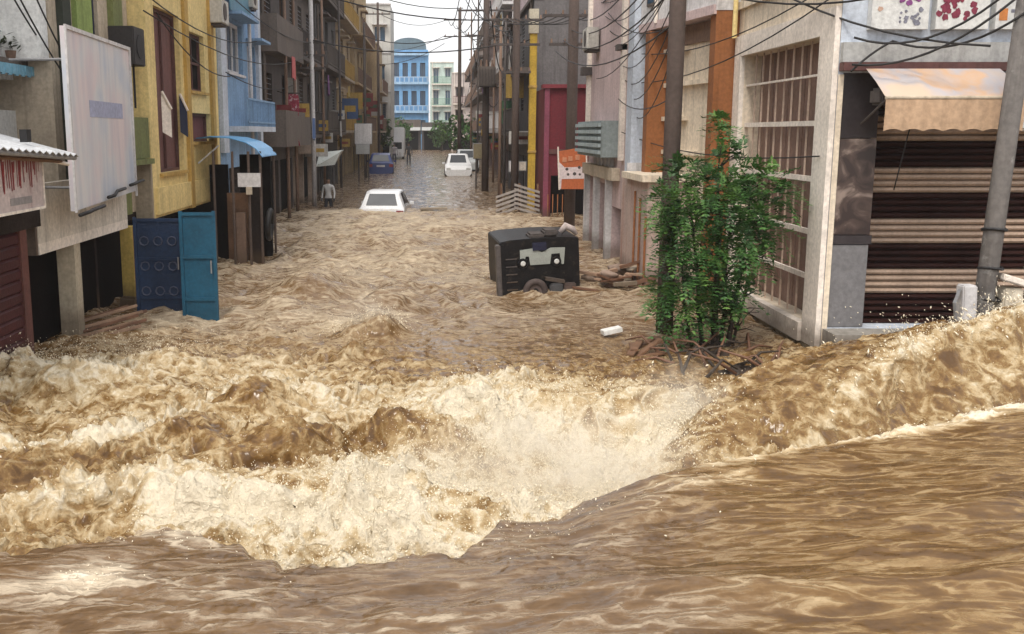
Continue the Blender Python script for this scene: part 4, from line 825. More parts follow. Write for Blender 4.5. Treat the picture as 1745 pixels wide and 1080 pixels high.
# --- corner house with the tall barred window
Hc = thing('corner_house', 'cream corner house with tall white framed barred window above the torrent', 'house', (7.0, 15.0, G))
F = FR('R', 4.95)
hw = (13.5, 16.95, 0.40, 4.10)
wall(F, 13.0, 17.35, G, 9.0, [hw], 6, 0.30, False).build('wall', m_cream, Hc)
MB().box(5.26, 10.9, 13.56, 17.34, G, 9.0).build('inner_wall', m_cream, Hc)
fpart('window_surround', m_white, Hc, F, (13.0, 13.5, 0.15, 4.42, -0.07, 0.0)); fpart('window_surround', m_white, Hc, F, (16.95, 17.3, 0.15, 4.42, -0.07, 0.0))
fpart('window_surround', m_white, Hc, F, (13.5, 16.95, 4.10, 4.42, -0.068, 0.0)); fpart('window_surround', m_white, Hc, F, (13.5, 16.95, 0.15, 0.40, -0.12, 0.0))
wd = fpart('barred_window', m_white, Hc, F, (13.5, 13.57, 0.40, 4.10, 0.06, 0.12))
m_bar = surf('cream_bar', (0.56, 0.42, 0.33), 0.5)
for k in range(9):
    yb_ = 13.86 + k * 0.342; fpart('upright_bar', m_bar, wd, F, (yb_, yb_ + 0.024, 0.40, 4.10, 0.08, 0.10))
for zb in (0.95, 1.55, 2.25, 2.98, 3.62):
    fpart('cross_bar', m_white, wd, F, (13.57, 16.95, zb, zb + (0.07 if zb < 3.5 else 0.03), 0.04, 0.078))
m_brd = surf('brown_shutter_board', (0.25, 0.155, 0.12), 0.7, 0.25, streak=0.4)
for k in range(10):
    yb_ = 13.51 + k * 0.343; fpart('shutter_board', m_brd, wd, F, (yb_, yb_ + 0.334, 0.40, 4.10, 0.26 + 0.008 * (k % 2), 0.29))
MB().add([F(13.5, 0.4, 0.299), F(16.95, 0.4, 0.299), F(16.95, 4.1, 0.299), F(13.5, 4.1, 0.299)], [(0, 1, 2, 3)]).build('backing', m_dark, wd)
fpart('string_course', m_cream, Hc, F, (13.0, 17.35, 4.85, 4.97, -0.06, 0.0))
fpart('plinth', plas('stained_cream', (0.50, 0.42, 0.27), streak_col=(0.16, 0.12, 0.06)), Hc, F, (13.02, 17.3, G, 0.13, -0.05, 0.0))
MB().tube([F(17.2, 4.4, -0.12), F(17.2, 9, -0.12)], 0.04, 8).build('drain_pipe', m_yel, Hc)

# --- shop with roller shutter facing us
Sh = thing('shuttered_shop', 'corner shop with closed striped roller shutter below an orange awning', 'shop', (7.0, 13.3, G))
F = FR('F', 13.0)
oh = (5.02, 10.0, 0.42, 3.62)
wall(F, 4.955, 10.5, 0.2, 9.0, [oh], 0.9, 0.55, False).build('wall', m_bluew, Sh)
fpart('jamb', m_cream, Sh, F, (4.957, 5.025, 0.2, 3.6, -0.012, -0.002))
m_marb, nt, n, l, p = _nt('brown_marble')
tc = n.new('ShaderNodeNewGeometry'); tx = n.new('ShaderNodeTexNoise'); tx.inputs['Scale'].default_value = 3.2; tx.inputs['Detail'].default_value = 3; tx.inputs['Distortion'].default_value = 1.4; l.new(tc.outputs['Position'], tx.inputs['Vector'])
rp = ramp(n, [(0.42, (0.035, 0.022, 0.020)), (0.56, (0.075, 0.05, 0.042)), (0.70, (0.26, 0.20, 0.17))]); l.new(tx.outputs['Fac'], rp.inputs[0]); l.new(rp.outputs[0], p.inputs['Base Color']); p.inputs['Roughness'].default_value = 0.3
fpart('pilaster', m_marb, Sh, F, (5.03, 5.50, 1.62, 2.82, 0.02, 0.50))
fpart('pilaster_head', surf('dark_granite', (0.035, 0.028, 0.030), 0.4), Sh, F, (5.03, 5.50, 2.83, 3.62, 0.03, 0.50))
fpart('pilaster_band', MATS['dark_granite'], Sh, F, (5.03, 5.52, 1.50, 1.61, 0.0, 0.50))
fpart('pilaster_base', surf('grey_granite', (0.17, 0.165, 0.17), 0.5, 0.15), Sh, F, (5.03, 5.49, 0.43, 1.49, 0.015, 0.50))
fpart('backing', m_dark, Sh, F, (5.5, 10.0, 0.42, 3.62, 0.50, 0.54))
fpart('step', plas('grey_step', (0.30, 0.28, 0.25)), Sh, F, (4.97, 10.4, 0.10, 0.41, -0.45, 0.5))
fpart('step', plas('grey_step', (0.30, 0.28, 0.25)), Sh, F, (4.97, 10.4, G, 0.09, -0.40, 0.5))
m_sb = surf('beige_slat', (0.42, 0.30, 0.22), 0.5, 0.18, 2, streak=0.35); m_sd = surf('dark_red_slat', (0.026, 0.008, 0.006), 0.8, 0.3, 2, spec=0.15)
sh = fpart('roller_shutter', m_sd, Sh, F, (5.51, 9.98, 0.43, 0.47, 0.30, 0.46))
mesh0 = {}
for k in range(38):
    band = (k // 4) % 2; z0 = 0.475 + k * 0.0825; mt = m_sd if band == 0 else m_sb
    if mt.name not in mesh0:
        mb = MB(); mb.prism([(0.0, 0.44), (0.008, 0.40), (0.035, 0.375), (0.062, 0.385), (0.080, 0.44)], lambda a_, b_, d_: F(d_, z0 + a_, b_), 5.53, 9.96)
        o = mb.build('slat', mt, sh, smooth=False); mesh0[mt.name] = (o, z0)
    else:
        s0, zz = mesh0[mt.name]; o = s0.copy(); col.objects.link(o); o.location.z = s0.location.z + (z0 - zz)
for xg in (5.50, 9.98): fpart('guide_rail', m_dk, sh, F, (xg, xg + 0.03, 0.48, 3.6, 0.28, 0.47))
fpart('fascia', m_umber, Sh, F, (4.96, 10.4, 3.64, 3.74, -0.16, 0.0)); fpart('shelf_beam', m_grey, Sh, F, (4.96, 10.4, 3.745, 3.98, -0.10, 0.0))
# awning
aw = thing('awning', 'faded orange and grey cloth awning with scalloped valance over the shutter', 'awning', (6.1, 12.6, 3.0))
m_aw, nt, n, l, p = _nt('faded_awning_cloth')
tc = n.new('ShaderNodeNewGeometry'); tx = n.new('ShaderNodeTexNoise'); tx.inputs['Scale'].default_value = 1.1; tx.inputs['Detail'].default_value = 5; l.new(tc.outputs['Position'], tx.inputs['Vector'])
rp = ramp(n, [(0.38, (0.46, 0.36, 0.31)), (0.47, (0.52, 0.34, 0.22)), (0.54, (0.40, 0.37, 0.38)), (0.64, (0.52, 0.40, 0.30))]); l.new(tx.outputs['Fac'], rp.inputs[0]); l.new(rp.outputs[0], p.inputs['Base Color']); p.inputs['Roughness'].default_value = 0.85
xa, xb = 5.22, 6.85; NXA = 28
mb = MB()
for j, (y_, z_) in enumerate(((12.82, 3.66), (12.5, 3.49), (12.2, 3.30))):
    for i in range(NXA + 1):
        x_ = xa + (xb - xa) * i / NXA; mb.v.append((x_, y_, z_ - (0.02 * math.sin(i * 1.3) + 0.025 * math.sin(i * 0.45)) * (j == 1)))
for j in range(2):
    for i in range(NXA): o = j * (NXA + 1) + i; mb.f.append((o, o + 1, o + NXA + 2, o + NXA + 1))
mb.build('cloth', m_aw, aw, smooth=True)
mb = MB()
for i in range(NXA * 2 + 1):
    x_ = xa + (xb - xa) * i / (NXA * 2); f_ = i / 8.0; sc = 0.045 * abs(math.sin(f_ * math.pi)); yv = 12.19 + 0.012 * math.sin(i * 0.8)
    mb.v += [(x_, 12.19, 3.285), (x_, yv, 3.10), (x_, yv + 0.01, 2.94 + sc * 0.6 - 0.03)]
for i in range(NXA * 2):
    o = 3 * i; mb.f += [(o, o + 3, o + 4, o + 1), (o + 1, o + 4, o + 5, o + 2)]
mb.build('valance', plas('faded_valance', (0.50, 0.34, 0.22), streak=0.2), aw, smooth=True)
MB().tube([(xa, 12.2, 3.295), (xb, 12.2, 3.295)], 0.022, 8).build('front_rail', m_beige, aw)
MB().tube([(xa + 0.02, 12.2, 3.28), (xa + 0.02, 12.9, 3.0)], 0.015, 6).build('arm', m_dk, aw); MB().tube([(xb - 0.05, 12.2, 3.28), (xb - 0.05, 12.9, 3.0)], 0.015, 6).build('arm', m_dk, aw)
# torn end flap
MB().box(5.24, 5.46, 12.4, 12.72, 3.22, 3.42).build('roll_end', m_dk, aw, bevel=0.03)
lf = thing('louvre_panel', 'white louvred panel on the shop wall past the concrete pole', 'louvre', (7.3, 12.8, 3.0))
F = FR('F', 12.8)
fpart('frame', m_white, lf, F, (6.95, 7.9, 2.92, 3.62, 0.03, 0.06))
for k in range(7): fpart('louvre', plas('louvre_white', (0.60, 0.64, 0.66)), lf, F, (6.95, 7.9, 2.95 + k * 0.095, 3.02 + k * 0.095, 0.0, 0.028))
# picture panels above the shop
m_pic = surf('panel_white', (0.66, 0.66, 0.64), 0.5, 0.06)
specs = [(5.26, 5.95, 'white picture panel with small portrait and purple print above the awning', 0), (6.04, 6.68, 'white picture panel with dark red clustered print above the awning', 1), (6.76, 7.5, 'white picture panel with red and orange squares behind the concrete pole', 2)]
for (x0, x1, lab, k) in specs:
    t = thing('picture_panel', lab, 'sign', ((x0 + x1) / 2, 12.9, 4.1)); F = FR('F', 12.86)
    fpart('board', m_pic, t, F, (x0, x1, 4.13, 5.1, 0.0, 0.13)); rr_ = random.Random(k + 40)
    def dab(cx, cz, r_, mt, n_=9):
        MB().prism([(cx + r_ * rr_.uniform(0.6, 1.15) * math.cos(i * 2 * math.pi / n_), cz + r_ * rr_.uniform(0.6, 1.15) * math.sin(i * 2 * math.pi / n_)) for i in range(n_)], lambda a_, b_, d_: F(a_, b_, d_), -0.003 - rr_.random() * 0.004, -0.001).build('print_mark', mt, t)
    pu, rd, dkp, sk, gy, orr = (surf('print_purple', (0.25, 0.07, 0.24), 0.5, 0.4, 20), surf('print_red', (0.22, 0.03, 0.06), 0.5, 0.4, 20), surf('print_black', (0.03, 0.02, 0.025), 0.5), surf('print_skin', (0.50, 0.33, 0.25), 0.5), surf('print_grey', (0.22, 0.22, 0.27), 0.5, 0.4, 20), surf('print_orange', (0.55, 0.20, 0.05), 0.5))
    if k == 0:
        for i in range(7): dab(x0 + 0.12 + rr_.uniform(-0.05, 0.09), 4.36 + rr_.uniform(0, 0.30), rr_.uniform(0.02, 0.05), sk)
        for i in range(26): dab(x0 + rr_.uniform(0.32, 0.66), rr_.uniform(4.42, 4.72), rr_.uniform(0.02, 0.045), pu)
        for i in range(13): dab(x0 + rr_.uniform(0.34, 0.6), rr_.uniform(4.19, 4.37), rr_.uniform(0.015, 0.04), gy)
    elif k == 1:
        for i in range(30): dab(x0 + 0.25 + rr_.gauss(0, 0.10), 4.38 + rr_.gauss(0, 0.09), rr_.uniform(0.02, 0.05), rd)
        for i in range(8): dab(x0 + 0.30 + rr_.uniform(-0.08, 0.1), 4.62 + rr_.uniform(-0.05, 0.05), rr_.uniform(0.03, 0.06), dkp)
        for i in range(5): dab(x0 + 0.52 + rr_.uniform(-0.03, 0.05), 4.52 + rr_.uniform(-0.04, 0.1), 0.03, rd)
    else:
        for (cx, cz, w_, h_, mt) in ((0.10, 4.60, 0.05, 0.09, rd), (0.30, 4.64, 0.04, 0.12, rd), (0.40, 4.60, 0.03, 0.10, pu), (0.09, 4.30, 0.05, 0.07, orr), (0.28, 4.34, 0.10, 0.02, gy)): fpart('print_mark', mt, t, F, (x0 + cx - w_, x0 + cx + w_, cz - h_, cz + h_, -0.004, -0.001))

# ================================================================ poles
def pole(name, label, x, y, r0, r1, z1, mat, arms=(), group=None, lean=(0, 0)):
    t = thing(name, label, 'utility pole', (x, y, G), group); zt = z1
    MB().tube([(x, y, G), (x + lean[0] * 0.5, y + lean[1] * 0.5, (G + z1) / 2), (x + lean[0], y + lean[1], z1)], [r0, (r0 + r1) / 2, r1], 10).build('shaft', mat, t, smooth=True)
    for (z_, half, dirx) in arms:
        MB().box(x - half if dirx else x - 0.04, x + half if dirx else x + 0.04, y - (0.04 if dirx else half), y + (0.04 if dirx else half), z_ - 0.04, z_ + 0.04).build('cross_arm', m_dk, t)
        for s in (-0.9, -0.35, 0.35, 0.9):
            px_, py_ = (x + s * half, y) if dirx else (x, y + s * half)
            MB().tube([(px_, py_, z_ + 0.04), (px_, py_, z_ + 0.16)], [0.035, 0.02], 6).build('insulator', m_brn, t)
    return t
pole('utility_pole', 'grey weathered concrete pole with boxes standing in front of the shutter', 6.30, 11.85, 0.118, 0.10, 6.5, m_conc, (), lean=(0.36, 0))
pole('utility_pole', 'dark brown pole rising through the leafy tree', 3.27, 14.5, 0.125, 0.11, 8.0, m_dconc, lean=(0.02, 0))
pole('utility_pole', 'thick dark pole in front of the maroon house', 3.95, 30.6, 0.17, 0.14, 9.0, m_dconc, ((6.2, 0.9, 1), (5.4, 0.7, 1)))
pole('utility_pole', 'dark pole beside the leaning slatted pallet', 2.68, 35.6, 0.14, 0.11, 9.5, m_dconc, ((6.6, 0.9, 1), (5.8, 0.8, 1), (4.9, 0.5, 1)))
pole('utility_pole', 'dark pole carrying three cross arms before the mauve grey house', 2.25, 48.0, 0.17, 0.13, 11.5, m_dconc, ((9.2, 1.3, 1), (8.3, 1.3, 1), (7.2, 0.9, 1)))
pole('utility_pole', 'slim far pole with short arms before the brownish house', 1.75, 80.0, 0.16, 0.12, 12.0, m_dconc, ((11.2, 1.2, 1), (10.0, 1.2, 1)))
pole('utility_pole', 'thin rusty post between the dark pole and the white car', 2.55, 42.0, 0.07, 0.06, 7.0, m_brn)
pole('utility_pole', 'pale slim post at the corner of the mauve grey house', 3.2, 52.0, 0.10, 0.08, 10.0, m_grey, ((8.0, 0.8, 1),))
pole('lamp_pole', 'pale grey slim pole with slanted arms before the dark brown house', -4.55, 38.5, 0.09, 0.075, 10.5, m_palew, ((6.1, 0.45, 1), (5.65, 0.5, 1), (5.2, 0.45, 1)))
pole('utility_pole', 'slim dark post by the white boards at the tan house', -4.1, 60.0, 0.09, 0.07, 9.0, m_dk)
pole('utility_pole', 'slender pole rising against the sky before the pale grey tower', -4.2, 76.0, 0.10, 0.08, 12.0, m_dconc, ((11.2, 0.9, 1),))
# boxes on the near pole
bx_ = thing('meter_box', 'pale cream meter box with sloping lid strapped to the grey concrete pole', 'box', (6.72, 11.85, 0.7))
MB().box(6.57, 6.80, 11.74, 11.98, 0.55, 1.12).build('casing', plas('box_cream', (0.62, 0.55, 0.44)), bx_, bevel=0.02)
MB().hexa([(6.53, 11.70, 1.22), (6.86, 11.70, 1.12), (6.86, 12.02, 1.12), (6.53, 12.02, 1.22), (6.53, 11.70, 1.30), (6.86, 11.70, 1.20), (6.86, 12.02, 1.20), (6.53, 12.02, 1.30)]).build('lid', m_white, bx_, bevel=0.012)
bx_ = thing('meter_box', 'narrow grey cable box on the shutter side of the concrete pole', 'box', (6.2, 11.85, 0.7))
MB().hexa([(6.14, 11.76, 0.5), (6.30, 11.76, 0.5), (6.30, 11.94, 0.5), (6.14, 11.94, 0.5), (6.10, 11.76, 1.15), (6.27, 11.76, 1.15), (6.27, 11.94, 1.15), (6.10, 11.94, 1.15)]).build('casing', m_palew, bx_, bevel=0.015)
MB().tube([(6.08, 11.8, 1.1), (6.02, 11.78, 0.95), (6.06, 11.8, 0.75)], 0.02, 6).build('conduit', m_steel, bx_)
for z_ in (1.35, 0.98, 1.8): tag(MB().tube([(6.44 + 0.125 * math.cos(k * math.pi / 6), 11.85 + 0.125 * math.sin(k * math.pi / 6), z_ + 0.01 * math.sin(k)) for k in range(13)], 0.018, 6).build('cable_tie', m_blk), {1.35: 'black strap wound round the concrete pole above the cream box', 0.98: 'black strap wound round the concrete pole at the height of the cream box', 1.8: 'black strap wound round the concrete pole, topmost of the straps'}[z_], 'strap')

# ================================================================ overhead cables
cab = surf('cable_black', (0.02, 0.018, 0.018), 0.6)
gl = 'thin black overhead cable strung across the street'
def C_(a, b, sag=0.4, r=0.014, lab='thin dark overhead cable running along the poles on the shuttered shop side', grp='cables along the pole line'): cable([a, b], sag, r, cab, lab, grp)
for k, (z_, x_) in enumerate(((4.62, 6.1), (4.65, 6.75), (3.75, 6.2))): C_((x_, 11.85, z_ + 0.1), (3.29, 14.5, 4.9 + 0.35 * k), 0.35, 0.014, 'thin cable from the concrete pole to the dark brown pole by the leafy tree', 'cables between the concrete and brown poles')
for k in range(5): C_((3.29, 14.5, 4.4 + 0.5 * k), (3.95 - 0.5 + 0.22 * k, 30.6, 5.2 + 0.3 * k), 0.5, 0.014, 'thin cable from the dark brown pole to the thick pole before the maroon house', 'cables between the brown and thick poles')
for k in range(5): C_((3.3 + 0.3 * k, 30.6, 6.25), (2.1 + 0.25 * k, 35.6, 6.65), 0.25, 0.014, 'thin cable from the thick dark pole to the pole beside the slatted pallet', 'cables between the thick and pallet poles')
for k in range(6): C_((2.0 + 0.28 * k, 35.6, 6.6 - 0.16 * k), (1.1 + 0.42 * k, 48, 9.2 - 0.3 * k), 0.45, 0.02, 'dark cable from the pole beside the slatted pallet to the three armed pole', 'cables between the pallet and three armed poles')
for k in range(6): C_((1.1 + 0.45 * k, 48, 9.25 - 0.25 * k), (0.9 + 0.3 * k, 80, 11.2 - 0.2 * k), 0.9, 0.024, 'dark cable from the three armed pole to the slim far pole', 'cables between the three armed and far poles')
gx, gl2 = 'cables crossing the street', 'thin dark overhead cable crossing from the pole line to the houses opposite'
for (a, b, s_) in (((1.0, 48, 9.3), (-5.3, 44, 9.0), 0.5), ((1.2, 48, 8.4), (-5.3, 52, 10.5), 0.5), ((0.7, 80, 11.2), (-4.2, 76, 11.3), 0.6), ((0.7, 80, 10.1), (-5.2, 82, 9.2), 0.5), ((1.8, 35.6, 6.6), (-5.2, 32, 7.6), 0.4), ((2.2, 35.6, 5.8), (-4.55, 38.5, 6.2), 0.35), ((0.6, 80, 9.5), (-4.6, 84, 8.2), 0.4), ((0.9, 48, 7.2), (-4.2, 60, 8.3), 0.4)): C_(a, b, s_, 0.022, gl2, gx)
gy2, gl3 = 'cables along the left house fronts', 'thin dark cable slung along the fronts of the yellow and blue houses'
for (a, b, s_) in (((-4.9, 17.8, 5.2), (-5.0, 31.0, 5.6), 0.4), ((-4.9, 17.8, 4.9), (-4.55, 38.5, 5.7), 0.6), ((-4.95, 20.0, 6.6), (-4.55, 38.5, 6.1), 0.5), ((-5.0, 19, 5.0), (-4.9, 25, 4.2), 0.3), ((-5.0, 25, 4.3), (-4.9, 37.0, 4.6), 0.3)): C_(a, b, s_, 0.013, gl3, gy2)
for (a, b, s_) in (((-5.2, 12.0, 5.6), (-5.3, 14.9, 3.75), 0.12), ((-5.4, 12.2, 5.6), (-5.5, 15.2, 3.9), 0.12), ((-5.1, 12.9, 5.2), (-5.35, 15.4, 3.85), 0.08)): C_(a, b, s_, 0.012, 'dark cable sloping down across the grey house wall to the striped house', 'cables on the grey house')
gw_, gl4 = 'cables on the pink and corner houses', 'thin cable sagging across the fronts of the gateway and the pink house'
for (a, b, s_) in (((4.88, 13.2, 4.7), (4.0, 20.6, 4.4), 0.25), ((4.88, 13.1, 4.55), (3.95, 21.5, 3.9), 0.3), ((3.3, 14.6, 3.4), (3.9, 22.5, 3.6), 0.2), ((4.86, 13.2, 2.6), (3.9, 22, 2.9), 0.2), ((3.35, 14.5, 5.2), (3.95, 26, 4.2), 0.4), ((3.35, 14.5, 4.4), (3.95, 24.5, 5.6), 0.3)): C_(a, b, s_, 0.010, gl4, gw_)
gz, gl5 = 'cables swagged over the shop', 'black cable swagged across the shop front above the awning'
for (a, b, s_) in (((5.0, 12.7, 3.70), (6.4, 11.8, 4.35), 0.22), ((5.02, 12.75, 4.02), (6.4, 11.8, 4.5), 0.28), ((4.99, 12.7, 3.62), (5.5, 12.78, 3.98), -0.03), ((5.5, 12.78, 3.98), (6.5, 11.75, 4.2), 0.20)): C_(a, b, s_, 0.015, gl5, gz)
cable([(5.72, 12.6, 3.0), (5.62, 12.7, 2.2)], 0.0, 0.008, cab, 'single pull cord with white bob hanging before the shutter', None, 4)

ca_ = thing('cross_arm', 'dark bolted cross arm with insulators near the top of the concrete pole', 'cross arm', (6.68, 11.7, 4.6))
MB().box(6.25, 7.15, 11.68, 11.75, 4.56, 4.64).build('bar', m_dk, ca_)
for s_ in (6.3, 6.55, 6.85, 7.1): MB().tube([(s_, 11.715, 4.64), (s_, 11.715, 4.76)], [0.035, 0.02], 6).build('insulator', m_brn, ca_)
rc = random.Random(21)
for k in range(14):
    y_ = 36 + k * 3.6; x_ = rc.uniform(1.6, 2.9); C_((x_, y_, rc.uniform(4.5, 8.5)), (x_ + rc.uniform(0.4, 1.4), y_ + rc.uniform(3, 14), rc.uniform(4.5, 9.5)), rc.uniform(0.3, 1.1), 0.022, 'loose dark cable drooping between the posts past the yellow pipe', 'loose cables past the yellow pipe')
for k in range(10): C_((3.3, 14.5, 4.2 + 0.22 * k), (4.0, 21 + k * 0.7, 3.2 + 0.4 * k), rc.uniform(0.1, 0.5), 0.009, gl4, gw_)
PL = [(3.05, 39.5, 6.8, 'rusty thin conduit before the dark grey house'), (2.9, 44.5, 7.6, 'slim dark post between two cross arm poles'), (3.0, 55.0, 9.0, 'thin dark post at the shopfronts of the mauve grey house'), (2.75, 60.5, 9.5, 'slender post before the mauve grey house, past the pale one'), (2.6, 66.0, 11.0, 'slender dark post before the dusty pink house'), (2.4, 73.0, 11.0, 'thin post near the silver car'), (-4.75, 33.2, 8.5, 'dark conduit rising at the near end of the dark sooty house'), (-4.8, 35.6, 9.0, 'dark conduit beside the red and white banner'), (-4.7, 43.5, 9.0, 'thin dark post past the white awning'), (-4.6, 50.0, 10.0, 'thin dark post before the grey stained house')]
for (x_, y_, z_, lab) in PL: pole('thin_post', lab, x_, y_, 0.06, 0.05, z_, (m_dk, m_brn)[int(y_) % 2])
# air conditioners and washing on the house fronts
for (F_, u_, z_, lab) in ((FR('L', -5.25), 28.9, 6.2, 'grey air conditioner on the blue house beside the drain pipe'), (FR('L', -5.1), 24.0, 5.3, 'small cream air conditioner at the far end of the yellow house'), (FR('R', 4.0), 26.2, 4.9, 'white air conditioner high on the pink house'), (FR('L', -5.2), 36.2, 4.2, 'dusty air conditioner on the dark sooty house')):
    t = thing('air_conditioner', lab, 'air conditioner', F_(u_, z_, 0)); fpart('casing', plas('ac_cream', (0.5, 0.48, 0.44)), t, F_, (u_ - 0.38, u_ + 0.38, z_, z_ + 0.52, -0.34, -0.04), bevel=0.015); fpart('bracket', m_dk, t, F_, (u_ - 0.3, u_ + 0.3, z_ - 0.05, z_ - 0.002, -0.3, 0.0))
    c_ = Vector(F_(u_ - 0.08, z_ + 0.26, -0.345)); d_ = Vector(F_(u_ - 0.08, z_ + 0.26, -0.355)); MB().tube([c_, d_], 0.19, 14).build('fan_guard', m_dk, t)
cl_ = [surf('washing_%d' % k, c_, 0.9, 0.15, 4) for k, c_ in enumerate(((0.45, 0.12, 0.12), (0.5, 0.48, 0.46), (0.10, 0.16, 0.32), (0.42, 0.30, 0.10), (0.22, 0.10, 0.24)))]
cn_ = ('red', 'white', 'blue', 'mustard', 'purple')
rw = random.Random(9)
for k in range(12):
    sd = k % 2; y_ = 32.5 + 2.6 * k if sd == 0 else 39 + 3.1 * k; F_ = FR('L', -5.2 + 0.75) if sd == 0 else FR('R', 3.7 - 0.75); z_ = (5.2, 6.3, 3.4, 8.2)[k % 4]; w_ = rw.uniform(0.4, 0.8); h_ = rw.uniform(0.5, 1.0); mb = MB()
    for i in range(7):
        u_ = y_ + w_ * i / 6; o_ = 0.03 * math.sin(i * 1.7 + k); mb.v += [F_(u_, z_, o_), F_(u_, z_ - h_ + 0.05 * math.sin(i * 1.1 + k), o_ * 1.6)]
    for i in range(6): mb.f.append((2 * i, 2 * i + 1, 2 * i + 3, 2 * i + 2))
    tag(mb.build('hanging_cloth', cl_[k % 5], None, smooth=True), '%s cloth drying on a balcony of the %s' % (cn_[k % 5], 'dark houses past the blue house' if sd == 0 else 'houses past the yellow pipe'), 'cloth', 'washing on the balconies')
# ================================================================ leafy tree by the corner house
tr = thing('leafy_tree', 'bushy dark green tree with feathery leaves growing beside the barred window', 'tree', (3.75, 13.6, G))
rt = random.Random(11)
m_bark = surf('wet_bark', (0.055, 0.040, 0.030), 0.85, 0.35, 6, bump=0.6)
stems = []
root = Vector((3.78, 13.62, G))
mb = MB()
for k, (dx, dy, h, r0) in enumerate(((-0.05, 0.0, 3.1, 0.075), (-0.45, 0.15, 2.8, 0.05), (0.42, -0.05, 2.8, 0.055), (-0.15, -0.30, 2.4, 0.045), (0.25, 0.30, 2.6, 0.045), (-0.75, -0.1, 2.2, 0.035), (0.60, 0.15, 2.2, 0.035))):
    pts = []
    for i in range(7):
        f = i / 6; pts.append(root + Vector((0.85 * dx * f ** 0.8 + rt.uniform(-0.04, 0.04) * f, dy * f + rt.uniform(-0.04, 0.04) * f, (h * 0.86 + 0.9) * f)))
    mb.tube(pts, [r0 * (1 - 0.8 * i / 6) for i in range(7)], 7); stems.append(pts)
mb.build('trunk', m_bark, tr, smooth=True)
tips = []; bm_ = MB()
for pts in stems:
    for i in range(2, 7):
        for _ in range(5):
            a = pts[i]; ang = rt.uniform(0, 6.283); L = rt.uniform(0.22, 0.55) * (1.15 - 0.08 * i)
            b = a + Vector((math.cos(ang) * L, math.sin(ang) * L, rt.uniform(0.02, 0.35)))
            bm_.tube([a, a.lerp(b, 0.5) + Vector((0, 0, 0.04)), b], [0.012, 0.008, 0.004], 5); tips += [a.lerp(b, 0.55), b, a.lerp(b, 0.8)]
bm_.build('branches', m_bark, tr, smooth=True).name = 'limb'
V, Fc = [], []
def leaflet(p, d, s, up):
    side = d.cross(up).normalized() * s * 0.24; o = len(V); mid = p + d * s * 0.45
    V.extend([p, mid + side - up * s * 0.05, p + d * s, mid - side - up * s * 0.05, mid + up * s * 0.03]); Fc.extend([(o, o + 1, o + 4), (o + 1, o + 2, o + 4), (o + 2, o + 3, o + 4), (o + 3, o, o + 4)])
CX, CY, CZ = 3.75, 13.6, 1.72
def inside(p):
    dx, dy, dz = (p.x - CX) / 0.92, (p.y - CY) / 0.85, (p.z - CZ) / (1.22 if p.z > CZ else 1.5)
    return dx * dx + dy * dy + dz * dz
clumps = [(2.95, 13.4, 2.05, 0.20), (3.12, 13.4, 2.28, 0.22), (3.38, 13.5, 2.42, 0.20), (3.62, 13.5, 2.62, 0.15), (3.68, 13.5, 2.88, 0.09), (3.66, 13.5, 3.02, 0.06), (3.9, 13.4, 2.30, 0.22), (4.15, 13.4, 2.38, 0.20), (4.38, 13.5, 2.25, 0.20), (4.48, 13.5, 2.0, 0.18), (3.55, 13.2, 2.12, 0.28), (3.2, 13.4, 1.80, 0.26), (2.95, 13.5, 1.75, 0.16), (3.85, 13.2, 1.92, 0.28), (4.2, 13.4, 1.80, 0.24), (4.40, 13.5, 1.60, 0.16), (3.5, 13.2, 1.55, 0.28), (3.9, 13.2, 1.45, 0.24), (3.1, 13.4, 1.35, 0.20), (4.1, 13.4, 1.30, 0.18), (3.4, 13.2, 1.15, 0.24), (3.75, 13.3, 1.05, 0.22), (3.05, 13.4, 0.95, 0.18), (2.92, 13.4, 0.75, 0.13), (3.35, 13.3, 0.75, 0.20), (3.7, 13.3, 0.62, 0.18), (3.98, 13.4, 0.85, 0.16), (3.15, 13.4, 0.5, 0.14), (3.5, 13.4, 0.42, 0.14), (3.7, 13.9, 2.1, 0.32), (3.4, 13.9, 1.6, 0.3), (4.1, 13.9, 2.0, 0.28), (3.9, 13.8, 0.5, 0.16)]
sprays = []
for (x, y, z_, r_) in clumps:
    x, z_ = x + rt.uniform(-0.05, 0.05), z_ + rt.uniform(-0.06, 0.06); r_ *= rt.choice((0.8, 1.0, 1.1))
    for _ in range(int(58 * (r_ / 0.28) ** 2) + 12):
        d = Vector((rt.gauss(0, 1), rt.gauss(0, 1), rt.gauss(0, 0.8))).normalized() * r_ * rt.random() ** 0.45
        sprays.append((Vector((x, y, z_)) + d, d))
for t_ in tips:
    if inside(t_) < 0.8 and rt.random() < 0.4 and t_.z > 0.7: sprays.append((t_, t_ - Vector((CX, CY, CZ))))
for p0, out in sprays:
    d = (out.normalized() * 0.9 + Vector((rt.gauss(0, 0.5), rt.gauss(0, 0.5), rt.gauss(0.05, 0.4)))).normalized(); L = rt.uniform(0.16, 0.30); nl = rt.randint(5, 7)
    up = (Vector((0, 0, 1)) - d * d.z); up = up.normalized() if up.length > 0.05 else Vector((1, 0, 0)); sd = d.cross(up)
    for i in range(nl):
        f = (i + 1) / nl; q_ = p0 + d * L * f - Vector((0, 0, 0.10 * f * f)); s_ = rt.uniform(0.05, 0.095) * (1 - 0.35 * abs(f - 0.5))
        for sg_ in (-1, 1): leaflet(q_, (sd * sg_ * 0.85 + d * 0.5 + Vector((0, 0, rt.uniform(-0.25, 0.1)))).normalized(), s_, up)
    leaflet(p0 + d * L - Vector((0, 0, 0.10)), d, 0.08, up)
m_leaf, nt, n, l, p = _nt('tree_leaf')
